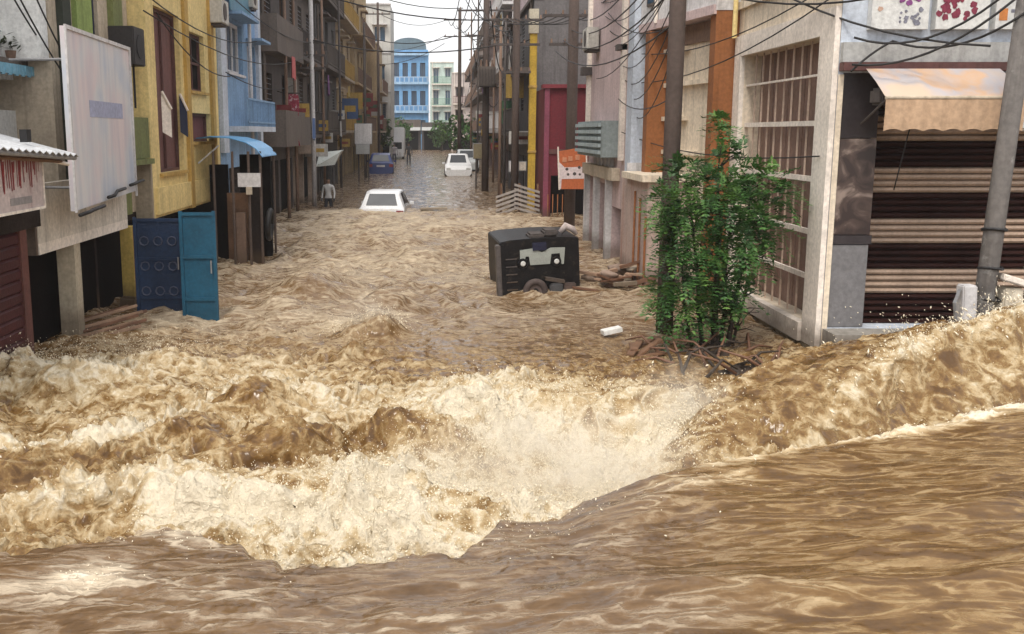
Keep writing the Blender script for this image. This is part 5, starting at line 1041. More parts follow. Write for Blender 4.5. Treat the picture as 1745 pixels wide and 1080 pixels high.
geo = n.new('ShaderNodeNewGeometry'); tx = n.new('ShaderNodeTexNoise'); tx.inputs['Scale'].default_value = 2.6; tx.inputs['Detail'].default_value = 6; l.new(geo.outputs['Position'], tx.inputs['Vector'])
rp = ramp(n, [(0.34, (0.018, 0.055, 0.012)), (0.50, (0.042, 0.120, 0.022)), (0.64, (0.115, 0.22, 0.045))]); l.new(tx.outputs['Fac'], rp.inputs[0]); l.new(rp.outputs[0], p.inputs['Base Color']); p.inputs['Roughness'].default_value = 0.5
me = bpy.data.meshes.new('crown'); me.from_pydata([tuple(v) for v in V], [], Fc); me.materials.append(m_leaf); link('crown', me, tr)
# dark bank of mud and roots round the tree
xs = np.linspace(2.75, 4.9, 50); ys = np.linspace(11.0, 14.9, 50); BX, BY = np.meshgrid(xs, ys, indexing='ij')
bz = -0.38 + 0.46 * np.exp(-(((BX - 3.75) / 0.85) ** 2 + ((BY - 12.8) / 1.25) ** 2)) + 0.22 * fbm(BX * 3.0, BY * 3.0, 201, 5, 0.6).astype(float)
mb = MB(); mb.v = [tuple(v) for v in np.stack([BX, BY, bz], -1).reshape(-1, 3)]; mb.f = [(i * 50 + j, (i + 1) * 50 + j, (i + 1) * 50 + j + 1, i * 50 + j + 1) for i in range(49) for j in range(49)]
o = mb.build('mud_bank', surf('wet_dark_mud', (0.045, 0.030, 0.022), 0.6, 0.4, 3, bump=0.8), None, smooth=True); o['kind'] = 'structure'; o['label'] = 'dark wet mud heaped round the foot of the leafy tree'

# ================================================================ timber and debris
m_tim = surf('wet_timber', (0.17, 0.085, 0.05), 0.6, 0.4, 5); m_tim2 = surf('pale_timber', (0.33, 0.21, 0.14), 0.7, 0.35, 5)
def plank(a, b, w_, h_, mat, label, group=None, name='timber_plank'):
    a, b = Vector(a), Vector(b); d = (b - a).normalized(); s = d.cross(Vector((0, 0, 1))).normalized() * w_ / 2; u = s.cross(d).normalized() * h_ / 2
    o = MB().hexa([a - s - u, b - s - u, b + s - u, a + s - u, a - s + u, b - s + u, b + s + u, a + s + u]).build(name, mat, None, bevel=0.006)
    return tag(o, label, 'plank', group)
gp, lp = 'planks washed up by the yellow pillar', 'loose brown plank washed up at the foot of the yellow pillar'
for k in range(8):
    x0 = -5.45 + 0.07 * k + rnd.uniform(-0.08, 0.08); y0 = 15.1 - 0.16 * k; zz = 0.16 - 0.012 * k
    plank((x0, y0, zz - 0.06), (x0 + rnd.uniform(0.75, 1.0), y0 + rnd.uniform(0.15, 0.3), zz + 0.16 + rnd.uniform(-0.03, 0.05)), 0.06, 0.04, (m_tim, m_tim2)[k % 2], lp, gp)
g2, l2 = 'broken boards beside the overturned vehicle', 'muddy broken board lying in the heap next to the overturned vehicle'
for k in range(26):
    x0 = 2.70 + rnd.uniform(0, 0.95); y0 = 18.1 + rnd.uniform(0, 1.4); an = rnd.uniform(-0.6, 0.6) + (3.14 if k % 2 else 0); L_ = rnd.uniform(0.3, 0.7); z0 = 0.04 + 0.24 * rnd.random() + 0.12 * (y0 - 18.3)
    plank((x0, y0, z0), (x0 + L_ * math.cos(an), y0 + L_ * math.sin(an), z0 + rnd.uniform(-0.08, 0.2)), rnd.uniform(0.06, 0.16), rnd.uniform(0.03, 0.08), (m_tim, m_tim2, m_beige)[k % 3], l2, g2, 'broken_board')
for k, (x0, y0, r_) in enumerate(((2.95, 19.2, 0.16), (3.25, 19.0, 0.14), (3.5, 19.6, 0.17), (3.15, 18.5, 0.11))):
    bm2 = bmesh.new(); bmesh.ops.create_icosphere(bm2, subdivisions=3, radius=r_)
    for v_ in bm2.verts:
        c_ = v_.co; s_ = 1 + 0.25 * math.sin(c_.x * 23 + k) * math.cos(c_.y * 19) + 0.15 * math.sin(c_.z * 31 + c_.x * 13); v_.co = Vector((c_.x * s_ * 1.5, c_.y * s_, c_.z * s_ * 0.75))
    me = bpy.data.meshes.new('sodden_sack'); bm2.to_mesh(me); bm2.free(); me.polygons.foreach_set('use_smooth', [True] * len(me.polygons)); me.materials.append(plas('sodden_sacking', (0.33, 0.24, 0.19)))
    o = link('sodden_sack', me); o.location = (x0, y0, 0.16 + 0.06 * k); tag(o, 'lumpy sodden sack in the debris heap by the plum shutters', 'sack', 'sacks in the debris heap')
g3, l3 = 'sticks in the mud by the tree', 'thin dark stick poking from the mud by the leafy tree'
for k in range(30):
    x0 = 2.75 + rnd.uniform(0, 1.6); y0 = 11.6 + rnd.uniform(0, 1.8); an = rnd.uniform(0, 3.14); L_ = rnd.uniform(0.3, 0.8)
    o = MB().tube([(x0, y0, -0.05 + rnd.random() * 0.1), (x0 + L_ * 0.5 * math.cos(an), y0 + 0.3 * L_ * math.sin(an), 0.10 + rnd.random() * 0.15), (x0 + L_ * math.cos(an), y0 + 0.5 * L_ * math.sin(an), 0.05 + rnd.random() * 0.25)], [0.022, 0.018, 0.010], 6).build('stick', (m_bark, m_tim)[k % 2], None, smooth=True); tag(o, l3, 'stick', g3)
c = thing('broken_crate', 'dark broken crate half sunk by the foot of the brown pole', 'crate', (2.75, 13.5, 0))
for (a, b) in (((2.55, 13.1, -0.02), (2.95, 13.25, 0.22)), ((2.62, 13.05, 0.02), (3.0, 13.2, 0.05)), ((2.55, 13.4, 0.0), (2.95, 13.5, 0.20)), ((2.58, 13.1, 0.10), (2.62, 13.45, 0.12)), ((2.93, 13.2, 0.18), (2.95, 13.5, 0.2)), ((2.5, 13.0, 0.05), (2.72, 13.45, 0.16))):
    o = plank(a, b, 0.10, 0.03, m_wood, 'x'); del o['label']; del o['category']; o.name = 'slat'; o.parent = c; o.matrix_parent_inverse = Matrix.Translation(c.location).inverted()
o = plank((2.35, 14.3, 0.10), (2.62, 14.35, 0.15), 0.16, 0.07, surf('white_foam_plastic', (0.75, 0.74, 0.71), 0.7), 'white foam block floating near the brown pole', None, 'foam_block'); o['category'] = 'block'
o = plank((-0.55, 35.5, 0.30), (0.35, 35.6, 0.31), 0.25, 0.07, m_beige, 'flat board floating beside the half sunk white car', None, 'floating_board'); o['category'] = 'board'

# ================================================================ overturned vehicle
ov = thing('overturned_rickshaw', 'black overturned auto rickshaw with pale rear panel lying in the flood', 'vehicle', (1.9, 18.9, -0.5))
m_bk = surf('black_car_paint', (0.006, 0.005, 0.006), 0.5, 0.3, 4, spec=0.3, blotch=0.40, blotch_col=(0.035, 0.026, 0.02)); m_pl = surf('grey_white_panel', (0.34, 0.36, 0.33), 0.5, 0.15, 6)
yv = 18.4; Fv = lambda a_, b_, d_: (a_, yv + d_, b_)
bq = [(1.20, -0.42), (2.58, -0.42), (2.60, 0.2), (2.60, 1.02), (2.20, 1.05), (1.90, 1.06), (1.35, 1.05), (1.16, 1.02), (1.15, 0.3)]
MB().prism(bq, Fv, 0.0, 1.5).build('body', m_bk, ov, bevel=0.014)
MB().box(1.08, 1.17, yv - 0.06, yv + 0.10, -0.1, 0.98).build('door_post', surf('worn_edge', (0.10, 0.085, 0.08), 0.5, 0.4, 8), ov, bevel=0.015)
MB().box(1.17, 1.24, yv - 0.03, yv + 0.0, -0.2, 0.98).build('edge_trim', m_bk, ov)
pq = [(1.52, 0.86), (1.52, 0.66), (1.60, 0.66), (1.62, 0.74), (1.68, 0.74), (1.70, 0.58), (2.06, 0.58), (2.09, 0.76), (2.24, 0.76), (2.27, 0.56), (2.31, 0.56), (2.34, 0.86), (2.08, 0.87), (1.92, 0.80), (1.76, 0.88)]
MB().prism(pq, Fv, -0.02, -0.003).build('pale_panel', m_pl, ov)
for cx in (1.56, 2.17):
    c0 = MB().tube([(cx, yv - 0.005, 0.62), (cx, yv - 0.05, 0.62)], [0.10, 0.085], 14).build('lamp', m_bk, ov, smooth=False)
    MB().tube([(cx + 0.005, yv - 0.052, 0.62), (cx + 0.005, yv - 0.065, 0.62)], [0.048, 0.035], 12).build('lens', surf('lamp_lens', (0.62, 0.62, 0.60), 0.2), c0)
for (a, b, z0, z1) in ((1.72, 2.0, 0.92, 1.12), (2.0, 2.25, 1.05, 1.17)): MB().box(a, b, yv + 0.1, yv + 0.5, z0, z1).build('top_fitting', m_dk, ov, bevel=0.03)
MB().box(1.75, 2.0, yv - 0.04, yv, 0.84, 0.98).build('number_plate', surf('dark_blue_plate', (0.02, 0.022, 0.05), 0.4), ov)
wc_ = Vector((1.76, yv - 0.10, 0.12))
wh = MB().tube([wc_ + Vector((0.165 * math.cos(k * math.pi / 12), 0, 0.165 * math.sin(k * math.pi / 12))) for k in range(25)], 0.062, 10, False).build('wheel', surf('muddy_tyre', (0.075, 0.055, 0.05), 0.8, 0.3, 10), ov, smooth=True)
MB().tube([wc_ + Vector((0, -0.02, 0)), wc_ + Vector((0, 0.05, 0))], [0.12, 0.13], 18).build('rim', surf('rusty_rim', (0.13, 0.095, 0.085), 0.6), wh)
MB().tube([wc_ + Vector((0, -0.05, 0)), wc_ + Vector((0, 0.0, 0))], [0.05, 0.06], 12).build('hub', m_bk, wh)
MB().tube([wc_, wc_ + Vector((0, 0.4, 0))], 0.04, 8).build('axle', m_bk, ov)
MB().box(2.02, 2.26, yv - 0.16, yv - 0.02, -0.4, 0.24).build('fuel_tank', surf('grey_metal_tank', (0.075, 0.075, 0.08), 0.5, 0.3, 6), ov, bevel=0.03); MB().box(2.28, 2.50, yv - 0.14, yv - 0.02, -0.4, 0.22).build('battery_box', surf('brownish_box', (0.10, 0.07, 0.06), 0.6), ov, bevel=0.02)
MB().hexa([(1.95, yv - 0.13, 0.30), (2.3, yv - 0.13, 0.22), (2.3, yv - 0.01, 0.22), (1.95, yv - 0.01, 0.30), (1.95, yv - 0.13, 0.36), (2.3, yv - 0.13, 0.28), (2.3, yv - 0.01, 0.28), (1.95, yv - 0.01, 0.36)]).build('bracket', m_dk, ov)
for k in range(6): MB().box(1.26 + k * 0.0, 1.46, yv - 0.012 - 0.001, yv - 0.002, 0.0 + k * 0.14, 0.02 + k * 0.14).build('rib', m_dk, ov)
tag(MB().tube([(2.25, yv + 0.3, 1.1), (2.35, yv + 0.3, 1.22), (2.48, yv + 0.32, 1.16), (2.56, yv + 0.3, 1.06)], [0.05, 0.07, 0.06, 0.03], 8).build('rag', plas('dirty_rag', (0.45, 0.38, 0.36)), None, smooth=True), 'crumpled dirty rag caught on top of the overturned rickshaw', 'rag')

ov.rotation_euler = (R(2), R(-3.5), R(5))
# ================================================================ cars
def car(label, x, y, z0, rot, paint, body_h=1.46, glassm=None):
    t = thing('parked_car', label, 'car', (x, y, z0)); t.rotation_euler = (0, 0, rot); gm_ = glassm or m_glass
    M_ = Matrix.Translation((x, y, z0)) @ Matrix.Rotation(rot, 4, 'Z')
    # stations from tail (toward -y) to nose: y, top z, half width at top, belt z
    st = [(-1.80, 0.55, 0.66, 0.50), (-1.78, 0.90, 0.70, 0.84), (-1.62, 0.98, 0.70, 0.90), (-1.30, 1.40, 0.57, 0.92), (-0.9, body_h, 0.58, 0.92), (0.1, body_h, 0.58, 0.90), (0.35, body_h - 0.05, 0.56, 0.90), (0.95, 0.96, 0.66, 0.88), (1.60, 0.84, 0.68, 0.78), (1.80, 0.60, 0.66, 0.54)]
    mb = MB()
    for (yy_, zt, wt, zb) in st:
        ring = [(0.66, 0.22), (0.78, 0.36), (0.80, min(0.62, zb)), (0.78, zb), (wt, zt - 0.03), (wt * 0.8, zt)]
        full = ring + [(-a, b) for a, b in reversed(ring)]
        mb.v += [tuple(M_ @ Vector((a, yy_, b))) for a, b in full]
    nn_ = 12
    for i in range(len(st) - 1):
        for k in range(nn_): mb.f.append((i * nn_ + k, i * nn_ + (k + 1) % nn_, (i + 1) * nn_ + (k + 1) % nn_, (i + 1) * nn_ + k))
    mb.f.append(tuple(range(nn_))[::-1]); mb.f.append(tuple((len(st) - 1) * nn_ + k for k in range(nn_)))
    body = mb.build('body', paint, t, bevel=0.012)
    def pane(name, pts, off):
        pts = [Vector(q_) for q_ in pts]; nrm = (pts[1] - pts[0]).cross(pts[3] - pts[0]).normalized()
        if nrm.dot(Vector(off)) < 0: nrm = -nrm
        c_ = sum(pts, Vector()) / 4
        MB().hexa([M_ @ (c_ + (q_ - c_) * 0.90 + nrm * 0.002) for q_ in pts] + [M_ @ (c_ + (q_ - c_) * 0.90 + nrm * 0.010) for q_ in pts]).build(name, gm_, t)
    pane('rear_window', [(-0.60, -1.62, 0.985), (0.60, -1.62, 0.985), (0.49, -1.30, 1.405), (-0.49, -1.30, 1.405)], (0, -1, 1))
    pane('windscreen', [(-0.56, 0.95, 0.965), (0.56, 0.95, 0.965), (0.47, 0.35, body_h - 0.045), (-0.47, 0.35, body_h - 0.045)], (0, 1, 1))
    for s in (-1, 1):
        pane('side_window', [(s * 0.78, -1.15, 0.93), (s * 0.78, -0.42, 0.92), (s * 0.59, -0.42, body_h - 0.05), (s * 0.585, -1.0, body_h - 0.06)], (s, 0, 0.3)); pane('side_window', [(s * 0.78, -0.36, 0.92), (s * 0.78, 0.62, 0.91), (s * 0.58, 0.22, body_h - 0.06), (s * 0.585, -0.36, body_h - 0.05)], (s, 0, 0.3))
        MB().box(s * 0.80, s * 0.96, 0.48, 0.60, 0.90, 1.02, M_).build('wing_mirror', paint, t, bevel=0.02)
        MB().box(s * 0.52, s * 0.76, -1.815, -1.77, 0.66, 0.84, M_).build('tail_lamp', surf('red_lens', (0.25, 0.02, 0.02), 0.3), t); MB().box(s * 0.45, s * 0.72, 1.72, 1.80, 0.58, 0.70, M_).build('headlight', surf('lamp_lens', (0.62, 0.62, 0.60), 0.2), t)
        for yy_ in (-1.15, 1.15):
            a_ = M_ @ Vector((s * 0.62, yy_, 0.27)); b_ = M_ @ Vector((s * 0.81, yy_, 0.27)); w0 = MB().tube([a_, b_], 0.27, 18).build('wheel', m_blk, t); MB().tube([b_, M_ @ Vector((s * 0.82, yy_, 0.27))], [0.17, 0.15], 12).build('rim', m_steel, w0)
    MB().box(-0.26, 0.26, -1.815, -1.785, 0.66, 0.78, M_).build('number_plate', m_palew, t)
    return t
pw = surf('white_car_paint', (0.72, 0.72, 0.73), 0.25, 0.04, 2, bump=0); pb2 = surf('navy_car_paint', (0.035, 0.055, 0.18), 0.25, 0.1, 2, bump=0); ps = surf('silver_car_paint', (0.45, 0.47, 0.48), 0.3, 0.05, 2, bump=0)
car('white hatchback sunk to its windows where the rapids begin', -1.80, 36.9, -0.58, R(-3), pw, 1.48)
car('dark blue car standing in shallow water by the left house fronts', -3.55, 66.5, 0.10, R(2), pb2, 1.5)
car('white car parked in shallow water beside the right house fronts', 1.30, 63.5, 0.10, R(180), pw, 1.5)
car('silver car parked behind the white car by the right house fronts', 2.0, 70.0, 0.25, R(180), ps, 1.5)
v = thing('white_van', 'white box van far down the street behind two people', 'van', (-3.7, 96, 0.2))
MB().box(-4.55, -2.95, 95.2, 98.5, 0.9, 3.35).build('cargo_box', pw, v, bevel=0.12); MB().box(-4.5, -3.0, 94.2, 95.18, 0.6, 2.2).build('cab', pw, v, bevel=0.12); MB().box(-4.35, -3.15, 94.17, 94.19, 1.4, 2.0).build('windscreen', m_glass, v)
for sx in (-4.5, -3.15): MB().tube([(sx, 95.0, 0.55), (sx + 0.2, 95.0, 0.55)], 0.38, 14).build('wheel', m_blk, v)
for sx in (-4.3, -3.3): MB().tube([(sx, 94.19, 1.0), (sx, 94.15, 1.0)], 0.12, 10).build('headlight', m_palew, v)

# ================================================================ people wading
def person(label, x, y, z0, h, face, shirt, trouser, skin, pose=0, top=None):
    """one continuous body grown over a skeleton; clothing by height on the same surface"""
    s = h / 1.75
    J = {'pel': (0, 0, 0.95), 'sp': (0, 0.0, 1.18), 'ch': (0, 0, 1.38), 'nk': (0, 0.0, 1.52), 'hd': (0, 0.02, 1.60), 'ht': (0, 0.02, 1.73)}
    for sd, sg_ in (('l', 1), ('r', -1)):
        sw = 0.10 * sg_ * (1 if pose else 0.5)
        J.update({'hp' + sd: (0.09 * sg_, 0, 0.92), 'kn' + sd: (0.10 * sg_, 0.03 + sw, 0.50), 'an' + sd: (0.10 * sg_, sw * 0.8, 0.09), 'to' + sd: (0.11 * sg_, 0.14 + sw * 0.8, 0.03), 'sh' + sd: (0.18 * sg_, 0, 1.42), 'el' + sd: (0.25 * sg_, -0.02 - sw * 0.5, 1.15), 'wr' + sd: (0.26 * sg_, 0.08 - sw, 0.92), 'ha' + sd: (0.255 * sg_, 0.11 - sw, 0.82)})
    rad = {'pel': 0.13, 'sp': 0.115, 'ch': 0.135, 'nk': 0.05, 'hd': 0.085, 'ht': 0.07, 'hp': 0.085, 'kn': 0.058, 'an': 0.04, 'to': 0.035, 'sh': 0.06, 'el': 0.042, 'wr': 0.03, 'ha': 0.032}
    E = [('pel', 'sp'), ('sp', 'ch'), ('ch', 'nk'), ('nk', 'hd'), ('hd', 'ht')]
    for sd in 'lr': E += [('pel', 'hp' + sd), ('hp' + sd, 'kn' + sd), ('kn' + sd, 'an' + sd), ('an' + sd, 'to' + sd), ('ch', 'sh' + sd), ('sh' + sd, 'el' + sd), ('el' + sd, 'wr' + sd), ('wr' + sd, 'ha' + sd)]
    ks = list(J); me = bpy.data.meshes.new('person'); me.from_pydata([Vector(J[k]) * s for k in ks], [(ks.index(a), ks.index(b)) for a, b in E], [])
    o = link('person', me); o.location = (x, y, z0); o.rotation_euler = (0, 0, face)
    md = o.modifiers.new('skin', 'SKIN')
    sv = me.skin_vertices[0].data
    for i, k in enumerate(ks):
        r_ = rad.get(k, rad.get(k[:-1], 0.05)) * s; sv[i].radius = (r_, r_ * (0.8 if k in ('pel', 'sp', 'ch') else 1)); sv[i].use_root = (k == 'pel')
    sb_ = o.modifiers.new('sub', 'SUBSURF'); sb_.levels = 2; sb_.render_levels = 2
    m_, nt, n, l, p = _nt('clothed_body')
    tc = n.new('ShaderNodeTexCoord'); sx = n.new('ShaderNodeSeparateXYZ'); l.new(tc.outputs['Object'], sx.inputs[0]); mr = n.new('ShaderNodeMath'); mr.operation = 'DIVIDE'; mr.inputs[1].default_value = 1.8 * s; l.new(sx.outputs['Z'], mr.inputs[0])
    rp = ramp(n, [(0.0, skin), (0.06, trouser), (0.53, shirt), (0.835, skin), (0.925, (0.015, 0.012, 0.01))], 'CONSTANT'); l.new(mr.outputs[0], rp.inputs[0]); l.new(rp.outputs[0], p.inputs['Base Color']); p.inputs['Roughness'].default_value = 0.8
    me.materials.append(m_)
    return tag(o, label, 'person')
person('person in pale shirt and dark trousers standing in the shallows by the dark houses', -4.0, 38.2, -0.42, 1.68, R(170), (0.48, 0.47, 0.46), (0.02, 0.02, 0.025), (0.20, 0.11, 0.07))
person('person in grey shirt wading in front of the white van', -3.25, 80.0, 0.33, 1.72, R(175), (0.30, 0.28, 0.30), (0.05, 0.05, 0.07), (0.18, 0.10, 0.07), 1)
person('person in dark clothes wading beside the one in grey shirt', -2.12, 79.0, 0.33, 1.78, R(180), (0.035, 0.035, 0.04), (0.03, 0.03, 0.04), (0.18, 0.10, 0.07), 1)

# ================================================================ banners, boards and street clutter
bn = thing('red_banner', 'narrow red and white cloth banner hanging before the dark sooty house', 'banner', (-4.9, 34.0, 2.0))
mb = MB(); a0 = aty(499, 160, 34.0)
for i in range(9):
    zz = a0.z - 1.65 * i / 8; mb.v += [(a0.x - 0.14 - 0.03 * math.sin(i), 34 + 0.05 * math.sin(i * 1.2), zz), (a0.x + 0.16 + 0.05 * math.sin(i * 0.9), 34 + 0.05 * math.cos(i * 1.4), zz)]
for i in range(8): o = 2 * i; mb.f.append((o, o + 1, o + 3, o + 2))
mb.build('cloth', surf('crimson_cloth', (0.30, 0.03, 0.06), 0.8, 0.3, 5, blotch=0.42, blotch_col=(0.55, 0.45, 0.46)), bn, smooth=True)
MB().tube([(a0.x - 0.3, 34.03, a0.z + 0.03), (a0.x + 0.25, 34.03, a0.z + 0.03)], 0.02, 6).build('rod', m_dk, bn); MB().tube([(a0.x - 0.3, 34.03, a0.z + 0.03), (-5.2, 34.2, a0.z + 0.1)], 0.015, 6).build('bracket', m_dk, bn)
def board(label, px0, px1, py0, py1, Y, mat, legs=True, name='notice_board'):
    a_, b_ = aty(px0, py1, Y), aty(px1, py0, Y); t = thing(name, label, 'sign', ((a_.x + b_.x) / 2, Y, a_.z))
    MB().box(a_.x, b_.x, Y, Y + 0.05, a_.z, b_.z).build('panel', mat, t); MB().box(a_.x - 0.03, b_.x + 0.03, Y + 0.051, Y + 0.09, a_.z - 0.03, b_.z + 0.03).build('rim', m_steel, t)
    if legs:
        for f_ in (0.2, 0.8): x_ = a_.x + (b_.x - a_.x) * f_; MB().tube([(x_, Y + 0.07, G), (x_, Y + 0.07, a_.z)], 0.04, 6).build('leg', m_dk, t)
    return t
board('square pale grey board on dark legs before the tan house', 605, 633, 211, 245, 56.0, m_palew); board('small pale board under the square grey board', 607, 629, 246, 262, 55.6, m_grey, False)
board('olive brown hanging board on the mauve grey house', 807, 830, 245, 270, 49.0, surf('olive_board', (0.20, 0.16, 0.09), 0.6), True)
board('pair of pale tags on the dark grey house wall', 868, 880, 275, 292, 36.5, m_palew, False, 'wall_tag'); board('small pale tag beside the yellow pipe', 885, 896, 276, 290, 36.4, m_white, False, 'wall_tag')
wa = thing('white_awning', 'white shop awning with dark printing on the dark brown house', 'awning', (-4.6, 42, 1.5))
a_, b_ = aty(541, 262, 42.0), aty(583, 258, 42.0)
MB().hexa([(a_.x, 41.4, a_.z - 0.5), (b_.x - 0.25, 41.4, a_.z - 0.42), (b_.x - 0.25, 42.8, a_.z - 0.05), (a_.x, 42.8, a_.z), (a_.x, 41.4, a_.z - 0.47), (b_.x, 41.4, a_.z + 0.10), (b_.x, 42.8, a_.z + 0.15), (a_.x, 42.8, a_.z + 0.03)]).build('sheet', surf('awning_white', (0.62, 0.64, 0.60), 0.5, 0.1, 3, blotch=0.38, blotch_col=(0.16, 0.2, 0.14)), wa)
for x_ in (a_.x + 0.1, b_.x - 0.3): MB().tube([(x_, 41.5, G), (x_, 41.5, a_.z - 0.4)], 0.03, 6).build('post', m_dk, wa)
# beige arcade columns of the dark brown house
ar = thing('arcade', 'beige arcade columns along the ground floor of the dark brown house', 'arcade', (-4.9, 40, G))
for k, px in enumerate((484, 497, 512, 530)):
    q_ = aty(px, 330, 39.0 + k * 0.6); MB().box(q_.x - 0.12, q_.x + 0.12, q_.y, q_.y + 0.25, G, 2.1).build('column', plas('arcade_beige', (0.42, 0.32, 0.25)), ar)
MB().box(-5.9, -4.62, 39.3, 40.9, 2.1, 2.45).build('beam', plas('arcade_beige', (0.42, 0.32, 0.25)), ar)
# far street trees
def far_tree(label, x, y, h, r_, seed):
    t = thing('street_tree', label, 'tree', (x, y, G)); rr_ = random.Random(seed)
    MB().tube([(x, y, G), (x + 0.1, y, h * 0.5), (x, y, h * 0.8)], [0.18, 0.12, 0.05], 8).build('trunk', m_bark, t, smooth=True)
    mb = MB()
    for i in range(700):
        d = Vector((rr_.gauss(0, 1), rr_.gauss(0, 1), rr_.gauss(0, 1))).normalized() * r_ * rr_.random() ** 0.4; d.z *= 1.1
        p_ = Vector((x, y, h * 0.68)) + d * (1 + 0.3 * math.sin(d.x * 3) * math.cos(d.z * 3)); a_ = Vector((rr_.gauss(0, 1), rr_.gauss(0, 1), rr_.gauss(0, 1))).normalized() * 0.22; b_ = a_.cross(Vector((0.3, 0.5, 1))).normalized() * 0.12
        mb.add([p_ - a_, p_ + b_, p_ + a_, p_ - b_], [(0, 1, 2, 3)])
    mb.build('crown', m_leaf, t)
far_tree('round dark tree by the right house fronts past the parked cars', 2.3, 100.0, 4.2, 1.7, 1); far_tree('dark bushy tree at the foot of the pale grey tower', -5.0, 86.0, 4.2, 1.5, 2); far_tree('small dark tree before the low shop with grey awning', 0.6, 132, 4.0, 1.5, 3); far_tree('dark tree before the low shop with deep awning', -4.6, 132, 4.5, 1.6, 4)

# shop signs, boxes and pipes fixed along the house fronts farther on
m_sg = [plas('sign_dull_red', (0.22, 0.04, 0.04)), plas('sign_dull_white', (0.5, 0.48, 0.45)), plas('sign_dull_blue', (0.05, 0.09, 0.2)), plas('sign_dull_green', (0.06, 0.13, 0.07)), plas('sign_mustard', (0.4, 0.26, 0.06))]
r5_ = random.Random(77)
for side, cx, ys, grp, lab in ((1, -5.15, np.arange(32.5, 84, 3.4), 'signs on the houses past the blue house', 'past the blue house'), (-1, 3.55, np.arange(38.5, 110, 4.2), 'signs on the houses past the yellow pipe', 'past the yellow pipe')):
    for k, y_ in enumerate(ys):
        y_ = float(y_) + r5_.uniform(-0.8, 0.8); x_ = cx + (0.0 if side > 0 else 0.0035 * (y_ - 38) * 3); z_ = r5_.uniform(1.9, 4.6); w_ = r5_.uniform(0.35, 0.9); h_ = r5_.uniform(0.35, 1.1)
        c1, c2 = r5_.randrange(5), r5_.randrange(5); cn = ('red', 'white', 'blue', 'green', 'mustard'); t = thing('shop_sign', 'small %s projecting shop sign with %s band, %s' % (cn[c1], cn[c2], lab), 'sign', (x_ + side * w_ / 2, y_, z_), grp); a_, b_ = sorted((x_ + side * 0.1, x_ + side * (0.1 + w_)))
        MB().box(a_, b_, y_, y_ + 0.08, z_, z_ + h_).build('panel', m_sg[c1], t); MB().box(a_ + w_ * 0.15, b_ - w_ * 0.15, y_ - 0.006, y_ - 0.002, z_ + h_ * 0.35, z_ + h_ * 0.65).build('print_band', m_sg[c2], t)
        MB().tube([(x_ - side * 0.1, y_ + 0.04, z_ + h_ * 0.8), (x_ + side * 0.15, y_ + 0.04, z_ + h_ * 0.8)], 0.025, 6).build('bracket', m_dk, t)
tf = thing('transformer', 'dark grey transformer tank with insulators on the pole carrying three cross arms', 'transformer', (2.25, 47.6, 5.0))
MB().box(1.85, 2.65, 47.2, 47.75, 4.9, 5.8).build('tank', m_dk2, tf, bevel=0.05)
for k in range(6): MB().box(1.9 + k * 0.13, 1.94 + k * 0.13, 47.08, 47.2, 5.0, 5.7).build('cooling_fin', m_dk, tf)
for k in range(3): MB().tube([(2.0 + k * 0.25, 47.45, 5.8), (2.0 + k * 0.25, 47.45, 6.1)], [0.06, 0.03], 8).build('insulator', m_brn, tf)

# ================================================================ damp air over the street
m_h = bpy.data.materials.new('damp_air'); m_h.use_nodes = True; hn = m_h.node_tree
for x_ in list(hn.nodes):
    if x_.type == 'BSDF_PRINCIPLED': hn.nodes.remove(x_)
vp = hn.nodes.new('ShaderNodeVolumePrincipled'); vp.inputs['Color'].default_value = (0.9, 0.93, 0.97, 1); vp.inputs['Density'].default_value = 0.0006; vp.inputs['Anisotropy'].default_value = 0.2
hn.links.new(vp.outputs[0], [x_ for x_ in hn.nodes if x_.type == 'OUTPUT_MATERIAL'][0].inputs['Volume'])
hz = MB().box(-640, 640, -640, 940, -2.4, 20.0).build('haze', m_h); tag(hz, 'thin damp haze filling the street', None, kind='stuff')

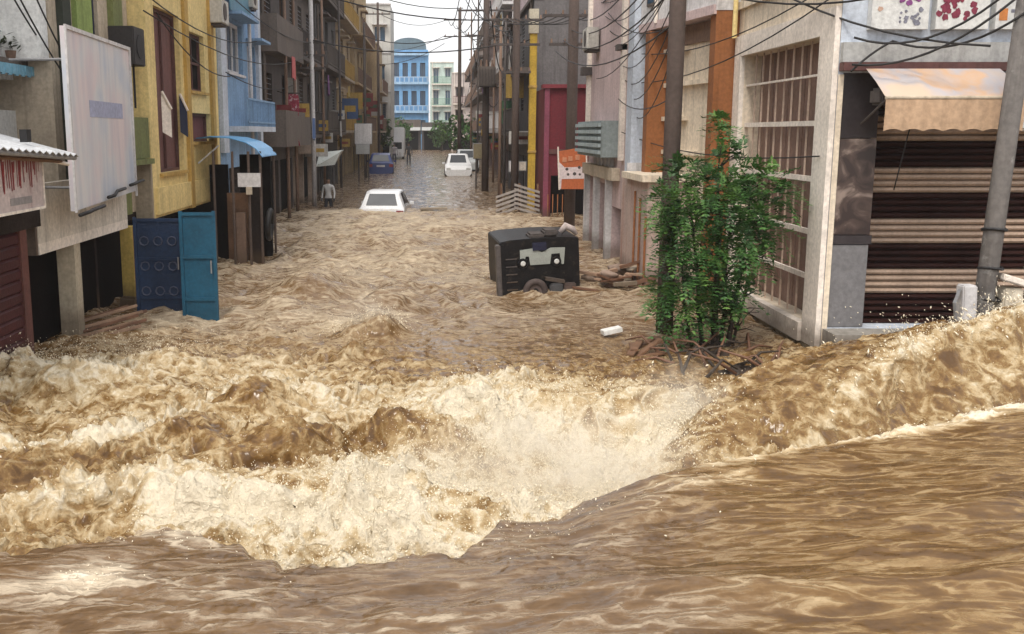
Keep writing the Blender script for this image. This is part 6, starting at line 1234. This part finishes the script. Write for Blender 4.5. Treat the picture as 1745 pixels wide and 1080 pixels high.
# fine mist hanging over the breaking water
def mist(cx, cy, cz, rx, ry, rz, dens):
    m_, hn = bpy.data.materials.new('spray_mist'), None; m_.use_nodes = True; hn = m_.node_tree; N_, L_ = hn.nodes, hn.links
    for x_ in list(N_):
        if x_.type == 'BSDF_PRINCIPLED': N_.remove(x_)
    vp = N_.new('ShaderNodeVolumePrincipled'); vp.inputs['Color'].default_value = (0.97, 0.93, 0.85, 1); vp.inputs['Anisotropy'].default_value = 0.1
    tc = N_.new('ShaderNodeTexCoord'); le = N_.new('ShaderNodeVectorMath'); le.operation = 'LENGTH'; L_.new(tc.outputs['Object'], le.inputs[0])
    fo = N_.new('ShaderNodeMapRange'); fo.inputs[1].default_value = 0.15; fo.inputs[2].default_value = 0.95; fo.inputs[3].default_value = 1.0; fo.inputs[4].default_value = 0.0; L_.new(le.outputs['Value'], fo.inputs[0])
    nz = N_.new('ShaderNodeTexNoise'); nz.inputs['Scale'].default_value = 3.0; nz.inputs['Detail'].default_value = 4; L_.new(tc.outputs['Object'], nz.inputs['Vector'])
    mr = N_.new('ShaderNodeMapRange'); mr.inputs[1].default_value = 0.38; mr.inputs[2].default_value = 0.72; mr.inputs[4].default_value = dens; L_.new(nz.outputs['Fac'], mr.inputs[0])
    mu = N_.new('ShaderNodeMath'); mu.operation = 'MULTIPLY'; L_.new(fo.outputs[0], mu.inputs[0]); L_.new(mr.outputs[0], mu.inputs[1]); L_.new(mu.outputs[0], vp.inputs['Density'])
    L_.new(vp.outputs[0], [x_ for x_ in N_ if x_.type == 'OUTPUT_MATERIAL'][0].inputs['Volume'])
    bm2 = bmesh.new(); bmesh.ops.create_icosphere(bm2, subdivisions=3, radius=1.0); me = bpy.data.meshes.new('water_mist'); bm2.to_mesh(me); bm2.free(); me.materials.append(m_)
    o = link('water_mist', me); o.location = (cx, cy, cz); o.scale = (rx, ry, rz)
    return o
tag(mist(0.95, 8.0, 0.20, 1.5, 0.95, 0.62, 2.3), 'pale mist over the white trough before the brown tongue of water', 'mist', kind='stuff')
tag(mist(2.25, 9.1, 0.45, 0.55, 0.5, 0.50, 2.6), 'pale mist where the torrent strikes below the leafy tree', 'mist', kind='stuff')
tag(mist(-0.95, 14.3, 0.35, 0.5, 0.5, 0.4, 2.5), 'pale puff of mist over the breaking wave in mid street', 'mist', kind='stuff')
